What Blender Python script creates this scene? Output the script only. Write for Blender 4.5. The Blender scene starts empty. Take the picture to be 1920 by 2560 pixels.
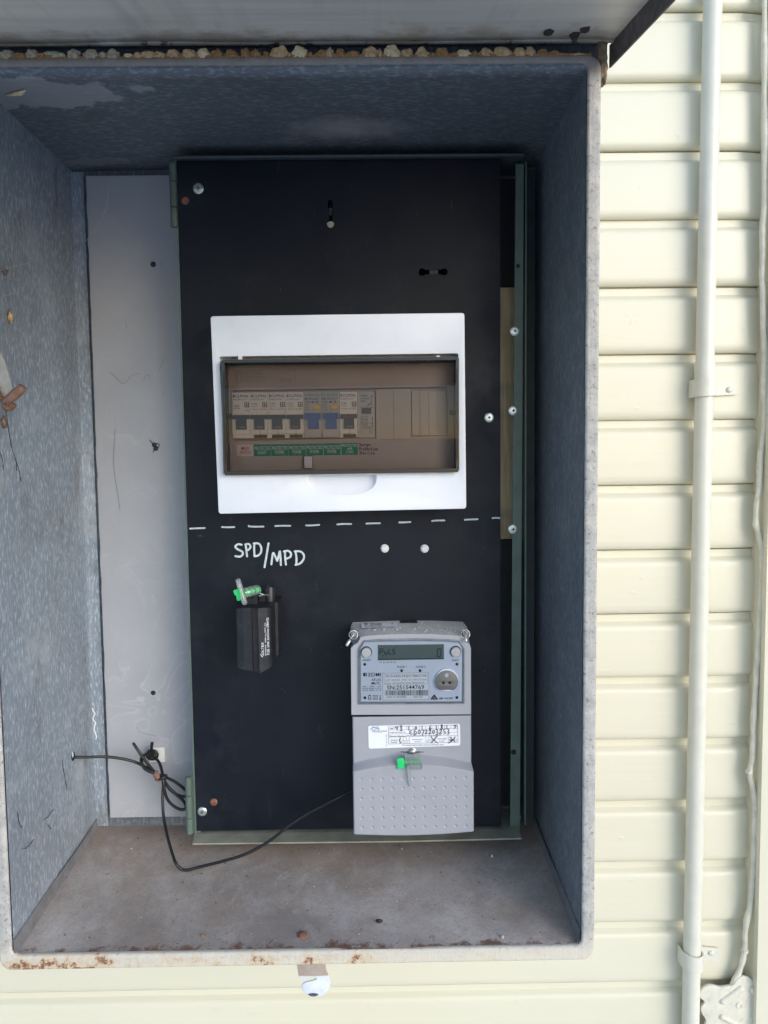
import bpy, bmesh, math, random
from mathutils import Vector, Matrix, noise
random.seed(7)
SC = bpy.context.scene
COL = SC.collection

# ---------------------------------------------------------------- camera, sky, sun, exposure
FPX = 1856.4                      # focal length in photo pixels (photo 1920 x 2560)
PITCH, YAW, ROLL = (math.radians(a) for a in (3.920, 0.545, -0.665))
def _axes():
    cp, sp, cy, sy = math.cos(PITCH), math.sin(PITCH), math.cos(YAW), math.sin(YAW)
    f = Vector((sy*cp, cy*cp, -sp)); r = Vector((cy, -sy, 0)); u = r.cross(f)
    c, s = math.cos(ROLL), math.sin(ROLL)
    return c*r + s*u, -s*r + c*u, f
CR, CU, CF = _axes()
cam = bpy.data.cameras.new('camera'); camo = bpy.data.objects.new('camera', cam); COL.objects.link(camo)
cam.sensor_fit = 'VERTICAL'; cam.sensor_height = 36.0; cam.sensor_width = 27.0
cam.lens = 36.0*FPX/2560.0
cam.clip_start = 0.01; cam.clip_end = 500
camo.matrix_world = Matrix(((CR.x, CU.x, -CF.x, 0), (CR.y, CU.y, -CF.y, 0), (CR.z, CU.z, -CF.z, 0), (0, 0, 0, 1)))
SC.camera = camo

SUN_EL, SUN_AZ = math.radians(19), math.radians(-40)       # azimuth from straight behind the viewer, negative = to the right
W = bpy.data.worlds.new('World'); SC.world = W; W.use_nodes = True
nt = W.node_tree; bg = nt.nodes['Background']
sky = nt.nodes.new('ShaderNodeTexSky'); sky.sky_type = 'NISHITA'; sky.sun_disc = False
sdir = Vector((-math.sin(SUN_AZ)*math.cos(SUN_EL), -math.cos(SUN_AZ)*math.cos(SUN_EL), math.sin(SUN_EL)))   # towards the sun
sky.sun_elevation = SUN_EL
sky.sun_rotation = math.atan2(sdir.x, sdir.y)
sky.air_density = 1.0; sky.dust_density = 0.6; sky.ozone_density = 2.0
nt.links.new(sky.outputs[0], bg.inputs[0]); bg.inputs[1].default_value = 0.15
sl = bpy.data.lights.new('sun', 'SUN'); sl.energy = 0.75; sl.angle = math.radians(40); sl.color = (1, 0.985, 0.965)
so = bpy.data.objects.new('sun', sl); COL.objects.link(so)
so.rotation_euler = (-sdir).to_track_quat('-Z', 'Y').to_euler(); so.location = (0, -3, 4)
SC.view_settings.view_transform = 'Standard'; SC.view_settings.look = 'None'
SC.view_settings.exposure = 0.97; SC.view_settings.gamma = 1.0
SC.cycles.max_bounces = 10; SC.cycles.diffuse_bounces = 5; SC.cycles.transparent_max_bounces = 16
SC.cycles.use_denoising = True

# ---------------------------------------------------------------- helpers
def ray(px, py): return CF + CR*((px-960)/FPX) + CU*((1280-py)/FPX)
def at(px, py, Y):
    d = ray(px, py); return d*(Y/d.y)
def hit(px, py, p0, n):
    d = ray(px, py); n = Vector(n); return d*(Vector(p0).dot(n)/d.dot(n))
def xz(px, py, Y):
    p = at(px, py, Y); return (p.x, p.z)
def tag(o, label=None, cat=None, group=None, kind=None):
    if label: o['label'] = label
    if cat: o['category'] = cat
    if group: o['group'] = group
    if kind: o['kind'] = kind
    return o
def thing(name, label, cat, loc, group=None):
    o = bpy.data.objects.new(name, None); COL.objects.link(o); o.location = loc
    o.empty_display_size = 0.02
    return tag(o, label, cat, group)
def wloc(o):
    v = Vector((0, 0, 0))
    while o is not None: v = v + o.location; o = o.parent
    return v
def obj(name, bm, mat, parent=None, smooth=None, bev=0, own=False):
    """link a bmesh drawn in world coordinates as one object; with a parent its vertices move into the parent's frame"""
    if bev:
        es = [e for e in bm.edges if len(e.link_faces) == 2 and e.calc_face_angle(0) > 0.5]
        bmesh.ops.bevel(bm, geom=es, offset=bev, segments=2, affect='EDGES', profile=0.5, clamp_overlap=True)
    bmesh.ops.recalc_face_normals(bm, faces=bm.faces) if not own else None
    me = bpy.data.meshes.new(name); 
    if parent is not None: bm.transform(Matrix.Translation(-wloc(parent)))
    bm.to_mesh(me); bm.free()
    o = bpy.data.objects.new(name, me); COL.objects.link(o)
    if parent is not None: o.parent = parent
    for m in (mat if isinstance(mat, list) else [mat]): me.materials.append(m)
    if smooth is not None:
        me.shade_smooth() if smooth is True else me.set_sharp_from_angle(angle=math.radians(smooth))
    return o
def solo(name, bm, mat, label, cat, group=None, loc=None, **k):
    """a thing that is a single mesh; its origin sits at loc"""
    if loc is not None: bm.transform(Matrix.Translation(-Vector(loc)))
    o = obj(name, bm, mat, None, **k)
    if loc is not None: o.location = loc
    return tag(o, label, cat, group)
def dup(root, loc, label):
    r = root.copy(); COL.objects.link(r); r.location = loc; r['label'] = label
    for ch in list(root.children):
        c = ch.copy(); COL.objects.link(c); c.parent = r
        for g in list(ch.children):
            d = g.copy(); COL.objects.link(d); d.parent = c
    return r
def B(): return bmesh.new()
def box(bm, x0, x1, y0, y1, z0, z1, mi=0):
    vs = [bm.verts.new((x, y, z)) for x in (x0, x1) for y in (y0, y1) for z in (z0, z1)]
    for f in ((0,1,3,2), (4,6,7,5), (0,4,5,1), (2,3,7,6), (0,2,6,4), (1,5,7,3)):
        bm.faces.new([vs[i] for i in f]).material_index = mi
    return bm
def pbox(bm, px0, py0, px1, py1, Y, t, mi=0):
    """box whose front face at distance Y spans the photo rectangle"""
    xm, ym = (px0+px1)/2, (py0+py1)/2
    return box(bm, at(px0, ym, Y).x, at(px1, ym, Y).x, Y, Y+t, at(xm, py1, Y).z, at(xm, py0, Y).z, mi)
def quad(bm, a, b, c, d):
    return bm.faces.new([bm.verts.new(p) for p in (a, b, c, d)])
def catmull(pts, n=6, closed=False):
    P = [Vector(p) for p in pts]; out = []
    m = len(P)
    for i in range(m if closed else m-1):
        if closed: a, b, c, d = P[i-1], P[i], P[(i+1) % m], P[(i+2) % m]
        else: a, b, c, d = P[max(i-1, 0)], P[i], P[i+1], P[min(i+2, m-1)]
        for k in range(n):
            t = k/n
            out.append(0.5*((2*b) + (c-a)*t + (2*a-5*b+4*c-d)*t*t + (3*b-a-3*c+d)*t**3))
    if not closed: out.append(P[-1])
    return out
def tube(bm, pts, r, n=8, cap=True):
    P = [Vector(p) for p in pts]; rings = []
    t = (P[1]-P[0]).normalized(); up = t.orthogonal().normalized()
    for i, p in enumerate(P):
        a = P[max(i-1, 0)]; b = P[min(i+1, len(P)-1)]
        t = (b-a).normalized(); up = (up - t*up.dot(t)).normalized(); s = t.cross(up)
        rr = r(i/(len(P)-1)) if callable(r) else r
        rings.append([bm.verts.new(p + (up*math.cos(2*math.pi*k/n) + s*math.sin(2*math.pi*k/n))*rr) for k in range(n)])
    for a, b in zip(rings, rings[1:]):
        for k in range(n): bm.faces.new((a[k], a[(k+1) % n], b[(k+1) % n], b[k]))
    if cap: bm.faces.new(rings[0][::-1]); bm.faces.new(rings[-1])
    return bm
def lathe(bm, c, prof, n=24, axis='Y', mi=0):
    """prof: (radius, offset) pairs along the axis; Y offsets are towards the viewer"""
    c = Vector(c); rings = []
    for r, h in prof:
        ring = []
        for k in range(n):
            a = 2*math.pi*k/n
            if axis == 'Y': p = c + Vector((r*math.cos(a), -h, r*math.sin(a)))
            elif axis == 'Z': p = c + Vector((r*math.cos(a), r*math.sin(a), h))
            else: p = c + Vector((h, r*math.cos(a), r*math.sin(a)))
            ring.append(bm.verts.new(p))
        rings.append(ring)
    for a, b in zip(rings, rings[1:]):
        for k in range(n): bm.faces.new((a[k], a[(k+1) % n], b[(k+1) % n], b[k])).material_index = mi
    bm.faces.new(rings[0]).material_index = mi; bm.faces.new(rings[-1]).material_index = mi
    return bm
def rrect(x0, z0, x1, z1, r, n=5):
    out = []
    for cx, cz, a0 in ((x1-r, z1-r, 0), (x0+r, z1-r, 90), (x0+r, z0+r, 180), (x1-r, z0+r, 270)):
        for k in range(n+1):
            a = math.radians(a0 + 90*k/n); out.append((cx+r*math.cos(a), cz+r*math.sin(a)))
    return out
def circ(cx, cz, r, n=20): return [(cx+r*math.cos(2*math.pi*k/n), cz+r*math.sin(2*math.pi*k/n)) for k in range(n)]
def curve_bm(cu, bm, M):
    ob = bpy.data.objects.new('tmp', cu); COL.objects.link(ob)
    dg = bpy.context.evaluated_depsgraph_get(); dg.update()
    me = bpy.data.meshes.new_from_object(ob.evaluated_get(dg))
    me.transform(M); bm.from_mesh(me)
    bpy.data.objects.remove(ob); bpy.data.meshes.remove(me)
def plate(bm, outs, Y, t, bev=0.0, seg=2):
    """flat plate in the XZ plane with holes: outlines of (x, z); front at Y, thickness t away from the viewer"""
    cu = bpy.data.curves.new('tmp', 'CURVE'); cu.dimensions = '2D'; cu.fill_mode = 'BOTH'
    cu.extrude = max(t/2-bev, 1e-5); cu.bevel_depth = bev; cu.bevel_resolution = seg; cu.offset = -bev
    for o in outs:
        s = cu.splines.new('POLY'); s.points.add(len(o)-1); s.use_cyclic_u = True
        for p, (x, z) in zip(s.points, o): p.co = (x, z, 0, 1)
    curve_bm(cu, bm, Matrix(((1,0,0,0), (0,0,-1,Y+t/2), (0,1,0,0), (0,0,0,1))))
    bpy.data.curves.remove(cu)
    bmesh.ops.remove_doubles(bm, verts=bm.verts, dist=1e-6)
    return bm
def text(bm, s, bb, Y, shear=0.0, fat=0.0, rot=0):
    """flat lettering whose ink fills the photo rectangle bb on the plane at Y"""
    cu = bpy.data.curves.new('tmp', 'FONT'); cu.body = s; cu.shear = shear; cu.offset = min(fat, .009); cu.resolution_u = 3
    tb = bmesh.new(); curve_bm(cu, tb, Matrix()); bpy.data.curves.remove(cu)
    if not tb.verts: tb.free(); return bm
    if rot: tb.transform(Matrix.Rotation(math.radians(rot), 4, 'Z'))
    xs = [v.co.x for v in tb.verts]; ys = [v.co.y for v in tb.verts]
    x0, x1, y0, y1 = min(xs), max(xs), min(ys), max(ys)
    a = at(bb[0], (bb[1]+bb[3])/2, Y); b = at(bb[2], (bb[1]+bb[3])/2, Y)
    zt = at((bb[0]+bb[2])/2, bb[1], Y).z; zb = at((bb[0]+bb[2])/2, bb[3], Y).z
    for v in tb.verts:
        u = (v.co.x-x0)/max(x1-x0, 1e-6); w = (v.co.y-y0)/max(y1-y0, 1e-6)
        v.co = (a.x+(b.x-a.x)*u, Y, zb+(zt-zb)*w)
    me = bpy.data.meshes.new('tmp'); tb.to_mesh(me); tb.free(); bm.from_mesh(me); bpy.data.meshes.remove(me)
    return bm
_rib = [0]
def ribbon(bm, pts, w, Y, sm=5):
    """pen stroke: a flat strip with rounded ends through photo points, on the plane at Y"""
    P = [Vector((*xz(p[0], p[1], Y), 0)) for p in pts]
    if sm and len(P) > 2: P = catmull(P, sm)
    _rib[0] = (_rib[0]+1) % 9
    y0 = Y - 0.00002*_rib[0]
    d0 = (P[0]-P[1]).normalized(); d1 = (P[-1]-P[-2]).normalized()
    P = [P[0]+d0*w*0.45] + P + [P[-1]+d1*w*0.45]
    L = []
    for i, p in enumerate(P):
        t = (P[min(i+1, len(P)-1)]-P[max(i-1, 0)]).normalized(); n = Vector((-t.y, t.x, 0))
        h = w/2*(0.45 if i in (0, len(P)-1) else 1)
        yy = y0 - 0.000004*i
        L.append((bm.verts.new((p.x+n.x*h, yy, p.y+n.y*h)), bm.verts.new((p.x-n.x*h, yy, p.y-n.y*h))))
    for a, b in zip(L, L[1:]): bm.faces.new((a[0], a[1], b[1], b[0]))
    return bm
GL = {'0': [[(.5,1),(.1,.6),(.2,.1),(.55,0),(.9,.45),(.75,.9),(.5,1)]], '1': [[(.55,1),(.45,0)]],
 '2': [[(.1,.8),(.5,1),(.85,.75),(.5,.4),(.1,.02),(.9,.08)]], '3': [[(.15,.92),(.6,1),(.8,.75),(.4,.55),(.85,.35),(.6,0),(.1,.08)]],
 '4': [[(.2,1),(.15,.55),(.8,.6)],[(.85,1),(.6,0)]], '5': [[(.9,1),(.3,1)],[(.3,1),(.25,.6),(.75,.55),(.8,.15),(.2,0)]],
 '6': [[(.7,1),(.25,.5),(.2,.1),(.6,0),(.8,.3),(.5,.45),(.22,.25)]], '7': [[(.1,.95),(.85,.95),(.5,.4),(.35,0)]],
 '8': [[(.5,.55),(.2,.8),(.5,1),(.8,.8),(.45,.5),(.15,.2),(.5,0),(.85,.25),(.5,.55)]],
 'E': [[(.8,1),(.15,.95),(.15,.05),(.85,.05)],[(.15,.5),(.7,.55)]], 'D': [[(.15,1),(.15,0)],[(.05,.95),(.8,.8),(.85,.25),(.1,0)]],
 'S': [[(.85,.9),(.4,1),(.15,.75),(.6,.5),(.8,.2),(.4,0),(.1,.1)]], 'P': [[(.2,1),(.2,0)],[(.15,.95),(.8,.9),(.75,.55),(.2,.5)]],
 'u': [[(.15,.6),(.2,.1),(.6,.05),(.8,.6),(.85,.02)]], 'r': [[(.2,.6),(.25,0)],[(.25,.4),(.5,.6),(.85,.55)]],
 'g': [[(.8,.55),(.3,.6),(.15,.3),(.5,.1),(.8,.5),(.75,-.2),(.4,-.4),(.15,-.25)]], 'e': [[(.2,.35),(.8,.4),(.5,.62),(.15,.35),(.4,.02),(.9,.12)]],
 'o': [[(.5,.6),(.15,.3),(.5,0),(.85,.3),(.5,.6)]], 't': [[(.5,.95),(.45,.1),(.8,.05)],[(.15,.62),(.9,.65)]],
 'c': [[(.85,.5),(.4,.6),(.2,.25),(.5,0),(.9,.12)]], 'i': [[(.5,.55),(.5,0)],[(.48,.8),(.52,.84)]],
 'n': [[(.15,.6),(.2,0)],[(.2,.4),(.55,.6),(.8,.4),(.85,0)]], 'v': [[(.1,.6),(.45,0),(.9,.6)]]}
def hand(bm, s, bb, Y, w):
    """handwriting: each glyph fits its slot of the photo rectangle"""
    n = len(s); cw = (bb[2]-bb[0])/n
    for i, ch in enumerate(s):
        for st in GL.get(ch, []):
            ribbon(bm, [(bb[0]+cw*(i+0.08+0.84*x), bb[3]-(bb[3]-bb[1])*y) for x, y in st], w, Y, 4)
    return bm
def blob(bm, c, r, seed=0, amp=0.35, sub=2, fr=1.6):
    t = bmesh.new(); bmesh.ops.create_icosphere(t, subdivisions=sub, radius=1)
    for v in t.verts:
        k = 1 + amp*noise.noise(v.co*fr + Vector((seed*3.7, seed*1.3, seed))) + (amp*.35*noise.noise(v.co*fr*3.1 + Vector((seed, 4, seed*2.1))) if sub > 2 else 0)
        v.co = Vector((v.co.x*r[0], v.co.y*r[1], v.co.z*r[2]))*k + Vector(c)
    me = bpy.data.meshes.new('tmp'); t.to_mesh(me); t.free(); bm.from_mesh(me); bpy.data.meshes.remove(me)
    return bm

# ---------------------------------------------------------------- materials
class G:
    """small node-graph builder on one Principled material"""
    def __init__(s, name):
        s.m = bpy.data.materials.new(name); s.m.use_nodes = True
        s.t = s.m.node_tree; s.b = s.t.nodes['Principled BSDF']; s.tc = s.t.nodes.new('ShaderNodeTexCoord')
    def n(s, k): return s.t.nodes.new('ShaderNode'+k)
    def put(s, sock, v):
        if isinstance(v, bpy.types.NodeSocket): s.t.links.new(v, sock)
        elif isinstance(v, tuple) and len(v) == 3 and sock.type == 'RGBA': sock.default_value = (*v, 1)
        else: sock.default_value = v
    def set(s, **k):
        names = dict(col='Base Color', rough='Roughness', metal='Metallic', spec='Specular IOR Level', normal='Normal', coat='Coat Weight', sheen='Sheen Weight')
        for a, v in k.items(): s.put(s.b.inputs[names[a]], v)
        return s
    def vec(s, sc=(1,1,1), loc=(0,0,0)):
        n = s.n('Mapping'); s.t.links.new(s.tc.outputs['Object'], n.inputs[0]); n.inputs['Scale'].default_value = sc; n.inputs['Location'].default_value = loc
        return n.outputs[0]
    def noise(s, scale, detail=4, rough=.55, sc=(1,1,1), loc=(0,0,0), dist=0):
        n = s.n('TexNoise'); n.inputs['Scale'].default_value = scale; n.inputs['Detail'].default_value = detail
        n.inputs['Roughness'].default_value = rough; n.inputs['Distortion'].default_value = dist
        s.t.links.new(s.vec(sc, loc), n.inputs['Vector']); return n.outputs[0]
    def vor(s, scale, sc=(1,1,1), out='Color', feat='F1'):
        n = s.n('TexVoronoi'); n.feature = feat; n.inputs['Scale'].default_value = scale
        s.t.links.new(s.vec(sc), n.inputs['Vector']); return n.outputs[out]
    def ramp(s, f, *st):
        n = s.n('ValToRGB'); e = n.color_ramp.elements
        while len(e) < len(st): e.new(0.5)
        for k, (p, c) in enumerate(st):
            e[k].position = p; e[k].color = (c, c, c, 1) if not isinstance(c, tuple) else (*c, 1)
        s.put(n.inputs[0], f); return n.outputs[0]
    def mix(s, f, a, b, mode='MIX'):
        n = s.n('Mix'); n.data_type = 'RGBA'; n.blend_type = mode
        s.put(n.inputs[0], f); s.put(n.inputs[6], a); s.put(n.inputs[7], b); return n.outputs[2]
    def math(s, op, a, b=0.0, c=None):
        n = s.n('Math'); n.operation = op; s.put(n.inputs[0], a); s.put(n.inputs[1], b)
        if c is not None: s.put(n.inputs[2], c)
        return n.outputs[0]
    def axis(s, i):
        n = s.n('SeparateXYZ'); s.t.links.new(s.tc.outputs['Object'], n.inputs[0]); return n.outputs[i]
    def spot(s, c, r, soft=1.0):
        """1 at c falling to 0 at the ellipsoid r (object coordinates)"""
        n = s.n('VectorMath'); n.operation = 'LENGTH'
        s.t.links.new(s.vec(tuple(1/q for q in r), tuple(-a/q for a, q in zip(c, r))), n.inputs[0])
        return s.math('SUBTRACT', 1.0, n.outputs['Value'])
    def map(s, v, a, b):
        n = s.n('MapRange'); s.put(n.inputs[0], v); n.inputs[1].default_value = a; n.inputs[2].default_value = b; return n.outputs[0]
    def bump(s, h, st=0.3, d=0.001, prev=None):
        n = s.n('Bump'); n.inputs['Strength'].default_value = st; n.inputs['Distance'].default_value = d; s.put(n.inputs['Height'], h)
        if prev is not None: s.put(n.inputs['Normal'], prev)
        return n.outputs[0]
def plain(name, col, rough=.5, metal=0, spec=.5, var=.12, vs=60, bump=0.0, bs=300, dirt=0.0, dirtcol=(.12,.09,.06)):
    g = G(name)
    c = g.mix(g.ramp(g.noise(vs, 5), (.3, 0.0), (.7, 1.0)), tuple(q*(1-var) for q in col), tuple(min(1, q*(1+var*.6)) for q in col))
    if dirt: c = g.mix(g.math('MULTIPLY', g.ramp(g.noise(vs*1.7, 8, .7, loc=(3,1,7)), (.52, 0.0), (.72, 1.0)), dirt), c, dirtcol)
    g.set(col=c, metal=metal, spec=spec, rough=g.map(g.noise(vs*2, 3), 0, 1)) if False else g.set(col=c, metal=metal, spec=spec, rough=rough)
    if bump: g.set(normal=g.bump(g.noise(bs, 4), bump, .0006))
    return g.m
def glassy(name, col, refl=1.0, rough=.03, ior=1.45):
    m = bpy.data.materials.new(name); m.use_nodes = True; t = m.node_tree; t.nodes.remove(t.nodes['Principled BSDF'])
    tr = t.nodes.new('ShaderNodeBsdfTransparent'); tr.inputs[0].default_value = (*col, 1)
    gl = t.nodes.new('ShaderNodeBsdfGlossy'); gl.inputs['Roughness'].default_value = rough; gl.inputs[0].default_value = (refl, refl, refl, 1)
    fr = t.nodes.new('ShaderNodeFresnel'); fr.inputs[0].default_value = ior
    mx = t.nodes.new('ShaderNodeMixShader'); t.links.new(fr.outputs[0], mx.inputs[0]); t.links.new(tr.outputs[0], mx.inputs[1]); t.links.new(gl.outputs[0], mx.inputs[2])
    t.links.new(mx.outputs[0], t.nodes['Material Output'].inputs[0]); return m

def milky(name, col, k):
    m = glassy(name, col, 1.0, .1, 1.6); t = m.node_tree; out = t.nodes['Material Output']; old = out.inputs[0].links[0].from_socket
    d = t.nodes.new('ShaderNodeBsdfDiffuse'); d.inputs[0].default_value = (.8,.85,.85,1); mx = t.nodes.new('ShaderNodeMixShader'); mx.inputs[0].default_value = k
    t.links.new(old, mx.inputs[1]); t.links.new(d.outputs[0], mx.inputs[2]); t.links.new(mx.outputs[0], out.inputs[0]); return m
def m_siding():
    g = G('cream_gloss_paint')
    c = g.mix(g.noise(9, 4, sc=(.5,1,1)), (.715,.67,.515), (.75,.715,.575))
    c = g.mix(g.ramp(g.noise(140, 6, .7, sc=(.35,1,1)), (.66, 0.0), (.80, .35)), c, (.55,.50,.36))
    h1 = g.noise(60, 6, .6, sc=(.10,1,1.6)); h2 = g.noise(26, 3, .5, loc=(4,2,1)); h3 = g.ramp(g.noise(55, 2, .4, sc=(.7,1,1.2), loc=(8,8,8)), (.72, 0.0), (.76, 1.0))
    b = g.bump(h1, .30, .0012); b = g.bump(h2, .06, .003, b); b = g.bump(h3, .3, .0007, b)
    c = g.mix(g.ramp(g.noise(300, 3, .6, loc=(1,4,4)), (.72, 0.0), (.76, .5)), c, (.42,.38,.28)); c = g.mix(g.ramp(g.noise(4, 5, .6, sc=(.6,1,1.5), loc=(6,1,0)), (.4, 0.0), (.75, .4)), c, (.66,.62,.47))
    return g.set(col=c, rough=.36, spec=.5, normal=b).m
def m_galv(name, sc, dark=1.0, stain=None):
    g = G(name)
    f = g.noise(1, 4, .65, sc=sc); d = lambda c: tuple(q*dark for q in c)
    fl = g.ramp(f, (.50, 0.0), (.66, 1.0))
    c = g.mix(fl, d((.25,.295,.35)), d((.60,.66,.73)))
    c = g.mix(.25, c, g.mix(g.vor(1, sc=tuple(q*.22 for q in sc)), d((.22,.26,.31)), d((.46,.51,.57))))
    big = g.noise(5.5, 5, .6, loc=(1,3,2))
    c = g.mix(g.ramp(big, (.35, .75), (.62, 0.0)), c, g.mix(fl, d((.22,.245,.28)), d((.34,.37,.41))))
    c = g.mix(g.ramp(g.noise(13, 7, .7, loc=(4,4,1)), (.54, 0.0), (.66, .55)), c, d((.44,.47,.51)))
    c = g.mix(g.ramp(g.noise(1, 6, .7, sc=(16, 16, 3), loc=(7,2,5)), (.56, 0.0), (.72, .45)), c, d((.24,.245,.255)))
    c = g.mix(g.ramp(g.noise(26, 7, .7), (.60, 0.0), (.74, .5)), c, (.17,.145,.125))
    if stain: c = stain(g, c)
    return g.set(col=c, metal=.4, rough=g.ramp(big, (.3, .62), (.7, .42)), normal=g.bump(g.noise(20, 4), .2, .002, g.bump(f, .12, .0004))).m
M_siding = m_siding()
M_conduit = plain('white_painted_conduit', (.71,.69,.59), .4, var=.05, bump=.25, bs=90)
M_caulk = plain('painted_cable_cream', (.74,.70,.58), .5, var=.12, bump=.6, bs=220, dirt=.25)
def st_left(g, c):
    # dust and dead patches near the rear edge and along the front fold
    c = g.mix(g.math('MULTIPLY', g.ramp(g.noise(38, 7, .7, sc=(1,1,.5), loc=(2,0,0)), (.58, 0.0), (.70, 1.0)), .5), c, (.16,.12,.10))
    return c
def st_top(g, c):
    k = g.math('ADD', g.spot((.0, .0, 0), (.30, .05, 9)), g.math('MULTIPLY', g.noise(30, 5), .3))
    return c
M_gside_lit = m_galv('galvanised_steel_side_lit', (600, 420, 130), 1.25, st_left)  # left wall: light put into the colour by brightening the steel
M_gside_shade = m_galv('galvanised_steel_side_shaded', (600, 420, 130), .78)  # right wall: same steel darkened, its shade put into the colour
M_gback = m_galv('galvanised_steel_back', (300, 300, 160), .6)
M_ground = plain('ground_concrete', (.55,.545,.54), .9, vs=3, var=.2)
LB = Vector((-.075, .73, -.4458))            # base of the meter box
def loc_of(px, py, p0, n): return tuple(hit(px, py, p0, n) - LB)
Z_CEIL, Y_F, Y_B = .318, .63, .833
X_L, X_R, Z_FF, Z_FB = -.3270, .1772, -.4327, -.416
X_OR, X_OL, Z_OT, Z_OB = .1886, -.3385, .3301, -.4455
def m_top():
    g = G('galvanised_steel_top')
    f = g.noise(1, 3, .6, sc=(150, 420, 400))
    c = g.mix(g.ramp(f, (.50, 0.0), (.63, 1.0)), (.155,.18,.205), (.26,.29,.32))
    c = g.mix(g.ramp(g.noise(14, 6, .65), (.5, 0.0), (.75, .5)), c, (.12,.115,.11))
    # pale dust bloom on the middle of the top and smeared sealant by the left front corner
    a = loc_of(868, 322, (0,0,Z_CEIL), (0,0,1))
    k = g.math('ADD', g.spot(a, (.085, .035, .5)), g.math('MULTIPLY', g.math('SUBTRACT', g.noise(45, 6, .7), .5), .9))
    c = g.mix(g.ramp(k, (.15, 0.0), (.9, .75)), c, (.55,.52,.50))
    b = loc_of(60, 235, (0,0,Z_CEIL), (0,0,1))
    k = g.math('ADD', g.spot(b, (.16, .045, .5)), g.math('MULTIPLY', g.math('SUBTRACT', g.noise(22, 5, .6), .5), 1.4))
    c = g.mix(g.ramp(k, (.42, 0.0), (.47, .6)), c, (.50,.51,.53))
    b = loc_of(230, 405, (0,0,Z_CEIL), (0,0,1))
    k = g.math('ADD', g.spot(b, (.06, .02, .5)), g.math('MULTIPLY', g.math('SUBTRACT', g.noise(30, 5, .6), .5), 1.2))
    c = g.mix(g.ramp(k, (.42, 0.0), (.47, .45)), c, (.36,.37,.38))
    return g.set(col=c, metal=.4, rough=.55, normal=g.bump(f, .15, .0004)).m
M_gtop = m_top()
def m_floor():
    g = G('dusty_steel_floor')
    n = g.noise(9, 8, .65); n2 = g.noise(28, 8, .7, loc=(3,3,3)); sp = g.noise(420, 3, .6)
    c = g.mix(g.ramp(n, (.34, 0.0), (.68, 1.0)), (.32,.265,.23), (.68,.62,.58))
    c = g.mix(g.ramp(n2, (.45, 0.0), (.72, .6)), c, (.40,.29,.215))
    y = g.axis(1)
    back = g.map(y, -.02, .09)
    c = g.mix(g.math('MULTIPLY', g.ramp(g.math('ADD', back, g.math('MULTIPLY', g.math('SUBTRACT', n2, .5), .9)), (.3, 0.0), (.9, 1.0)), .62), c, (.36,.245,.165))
    c = g.mix(g.ramp(g.noise(4.5, 6, .7, loc=(8,2,2), dist=.6), (.42, 0.0), (.62, .65)), c, (.25,.21,.195))
    c = g.mix(g.ramp(g.noise(1, 7, .75, sc=(30, 14, 10), loc=(2,4,1), dist=1.0), (.56, 0.0), (.74, .7)), c, (.56,.54,.56))
    c = g.mix(g.ramp(sp, (.64, 0.0), (.72, .4)), c, (.55,.53,.50)); c = g.mix(g.ramp(g.noise(380, 5, .7, loc=(6,6,6)), (.45, 0.0), (.7, .35)), c, (.17,.145,.14))
    c = g.mix(g.ramp(g.noise(170, 4, .6, loc=(9,1,1)), (.66, 0.0), (.70, .7)), c, (.07,.045,.03))
    # rust creeping back from the front lip
    fr = g.math('ADD', g.map(y, -.062, -.10), g.math('MULTIPLY', g.math('SUBTRACT', g.noise(60, 8, .75, loc=(1,5,2)), .5), 2.2))
    c = g.mix(g.ramp(fr, (.75, 0.0), (.95, .85)), c, (.16,.065,.04))
    return g.set(col=c, rough=g.ramp(n, (.3, .75), (.7, .5)), metal=.1, normal=g.bump(n2, .25, .0015)).m
M_floor = m_floor()
def m_lip():
    g = G('weathered_cream_lip_paint')
    x, z = g.axis(0), g.axis(2)
    n = g.noise(70, 8, .7); big = g.noise(13, 4, .6, loc=(2,7,3)); fine = g.noise(260, 6, .75, loc=(0,3,5))
    st = g.noise(1, 5, .65, sc=(400, 400, 26))
    c = g.mix(g.ramp(n, (.35, 0.0), (.65, 1.0)), (.34,.33,.32), (.56,.53,.48))
    c = g.mix(g.ramp(st, (.5, 0.0), (.68, .55)), c, (.36,.36,.37))
    c = g.mix(g.ramp(fine, (.545, 0.0), (.63, .8)), c, (.15,.14,.14))
    c = g.mix(g.map(z, .030, .004), c, (.66,.60,.50))
    c = g.mix(g.ramp(fine, (.60, 0.0), (.66, .6)), c, (.2,.16,.13))
    # bare grey steel across the shaded top lip
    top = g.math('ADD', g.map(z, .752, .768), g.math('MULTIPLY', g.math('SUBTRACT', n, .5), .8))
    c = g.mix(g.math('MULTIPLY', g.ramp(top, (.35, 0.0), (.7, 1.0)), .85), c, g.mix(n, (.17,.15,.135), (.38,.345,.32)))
    # rust on the bottom lip, left two thirds
    low = g.map(z, .034, .006)
    rx = g.map(x, .21, .02)
    k = g.math('ADD', g.math('MULTIPLY', low, g.math('ADD', g.math('MULTIPLY', rx, .19), .12)), g.math('ADD', g.math('MULTIPLY', g.math('SUBTRACT', g.noise(95, 9, .75, loc=(5,5,5)), .5), 1.1), g.math('MULTIPLY', g.math('SUBTRACT', big, .5), .8)))
    rust = g.mix(g.noise(200, 5, .7), (.075,.022,.012), (.40,.16,.06))
    halo = g.math('MULTIPLY', g.ramp(k, (.22, 0.0), (.36, .55)), low)
    c = g.mix(halo, c, (.58,.40,.22))
    c = g.mix(g.math('MULTIPLY', g.ramp(k, (.37, 0.0), (.43, 1.0)), low), c, rust)
    return g.set(col=c, rough=.7, normal=g.bump(g.math('ADD', st, g.math('ADD', n, fine)), .5, .0012)).m
M_lip = m_lip()
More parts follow.
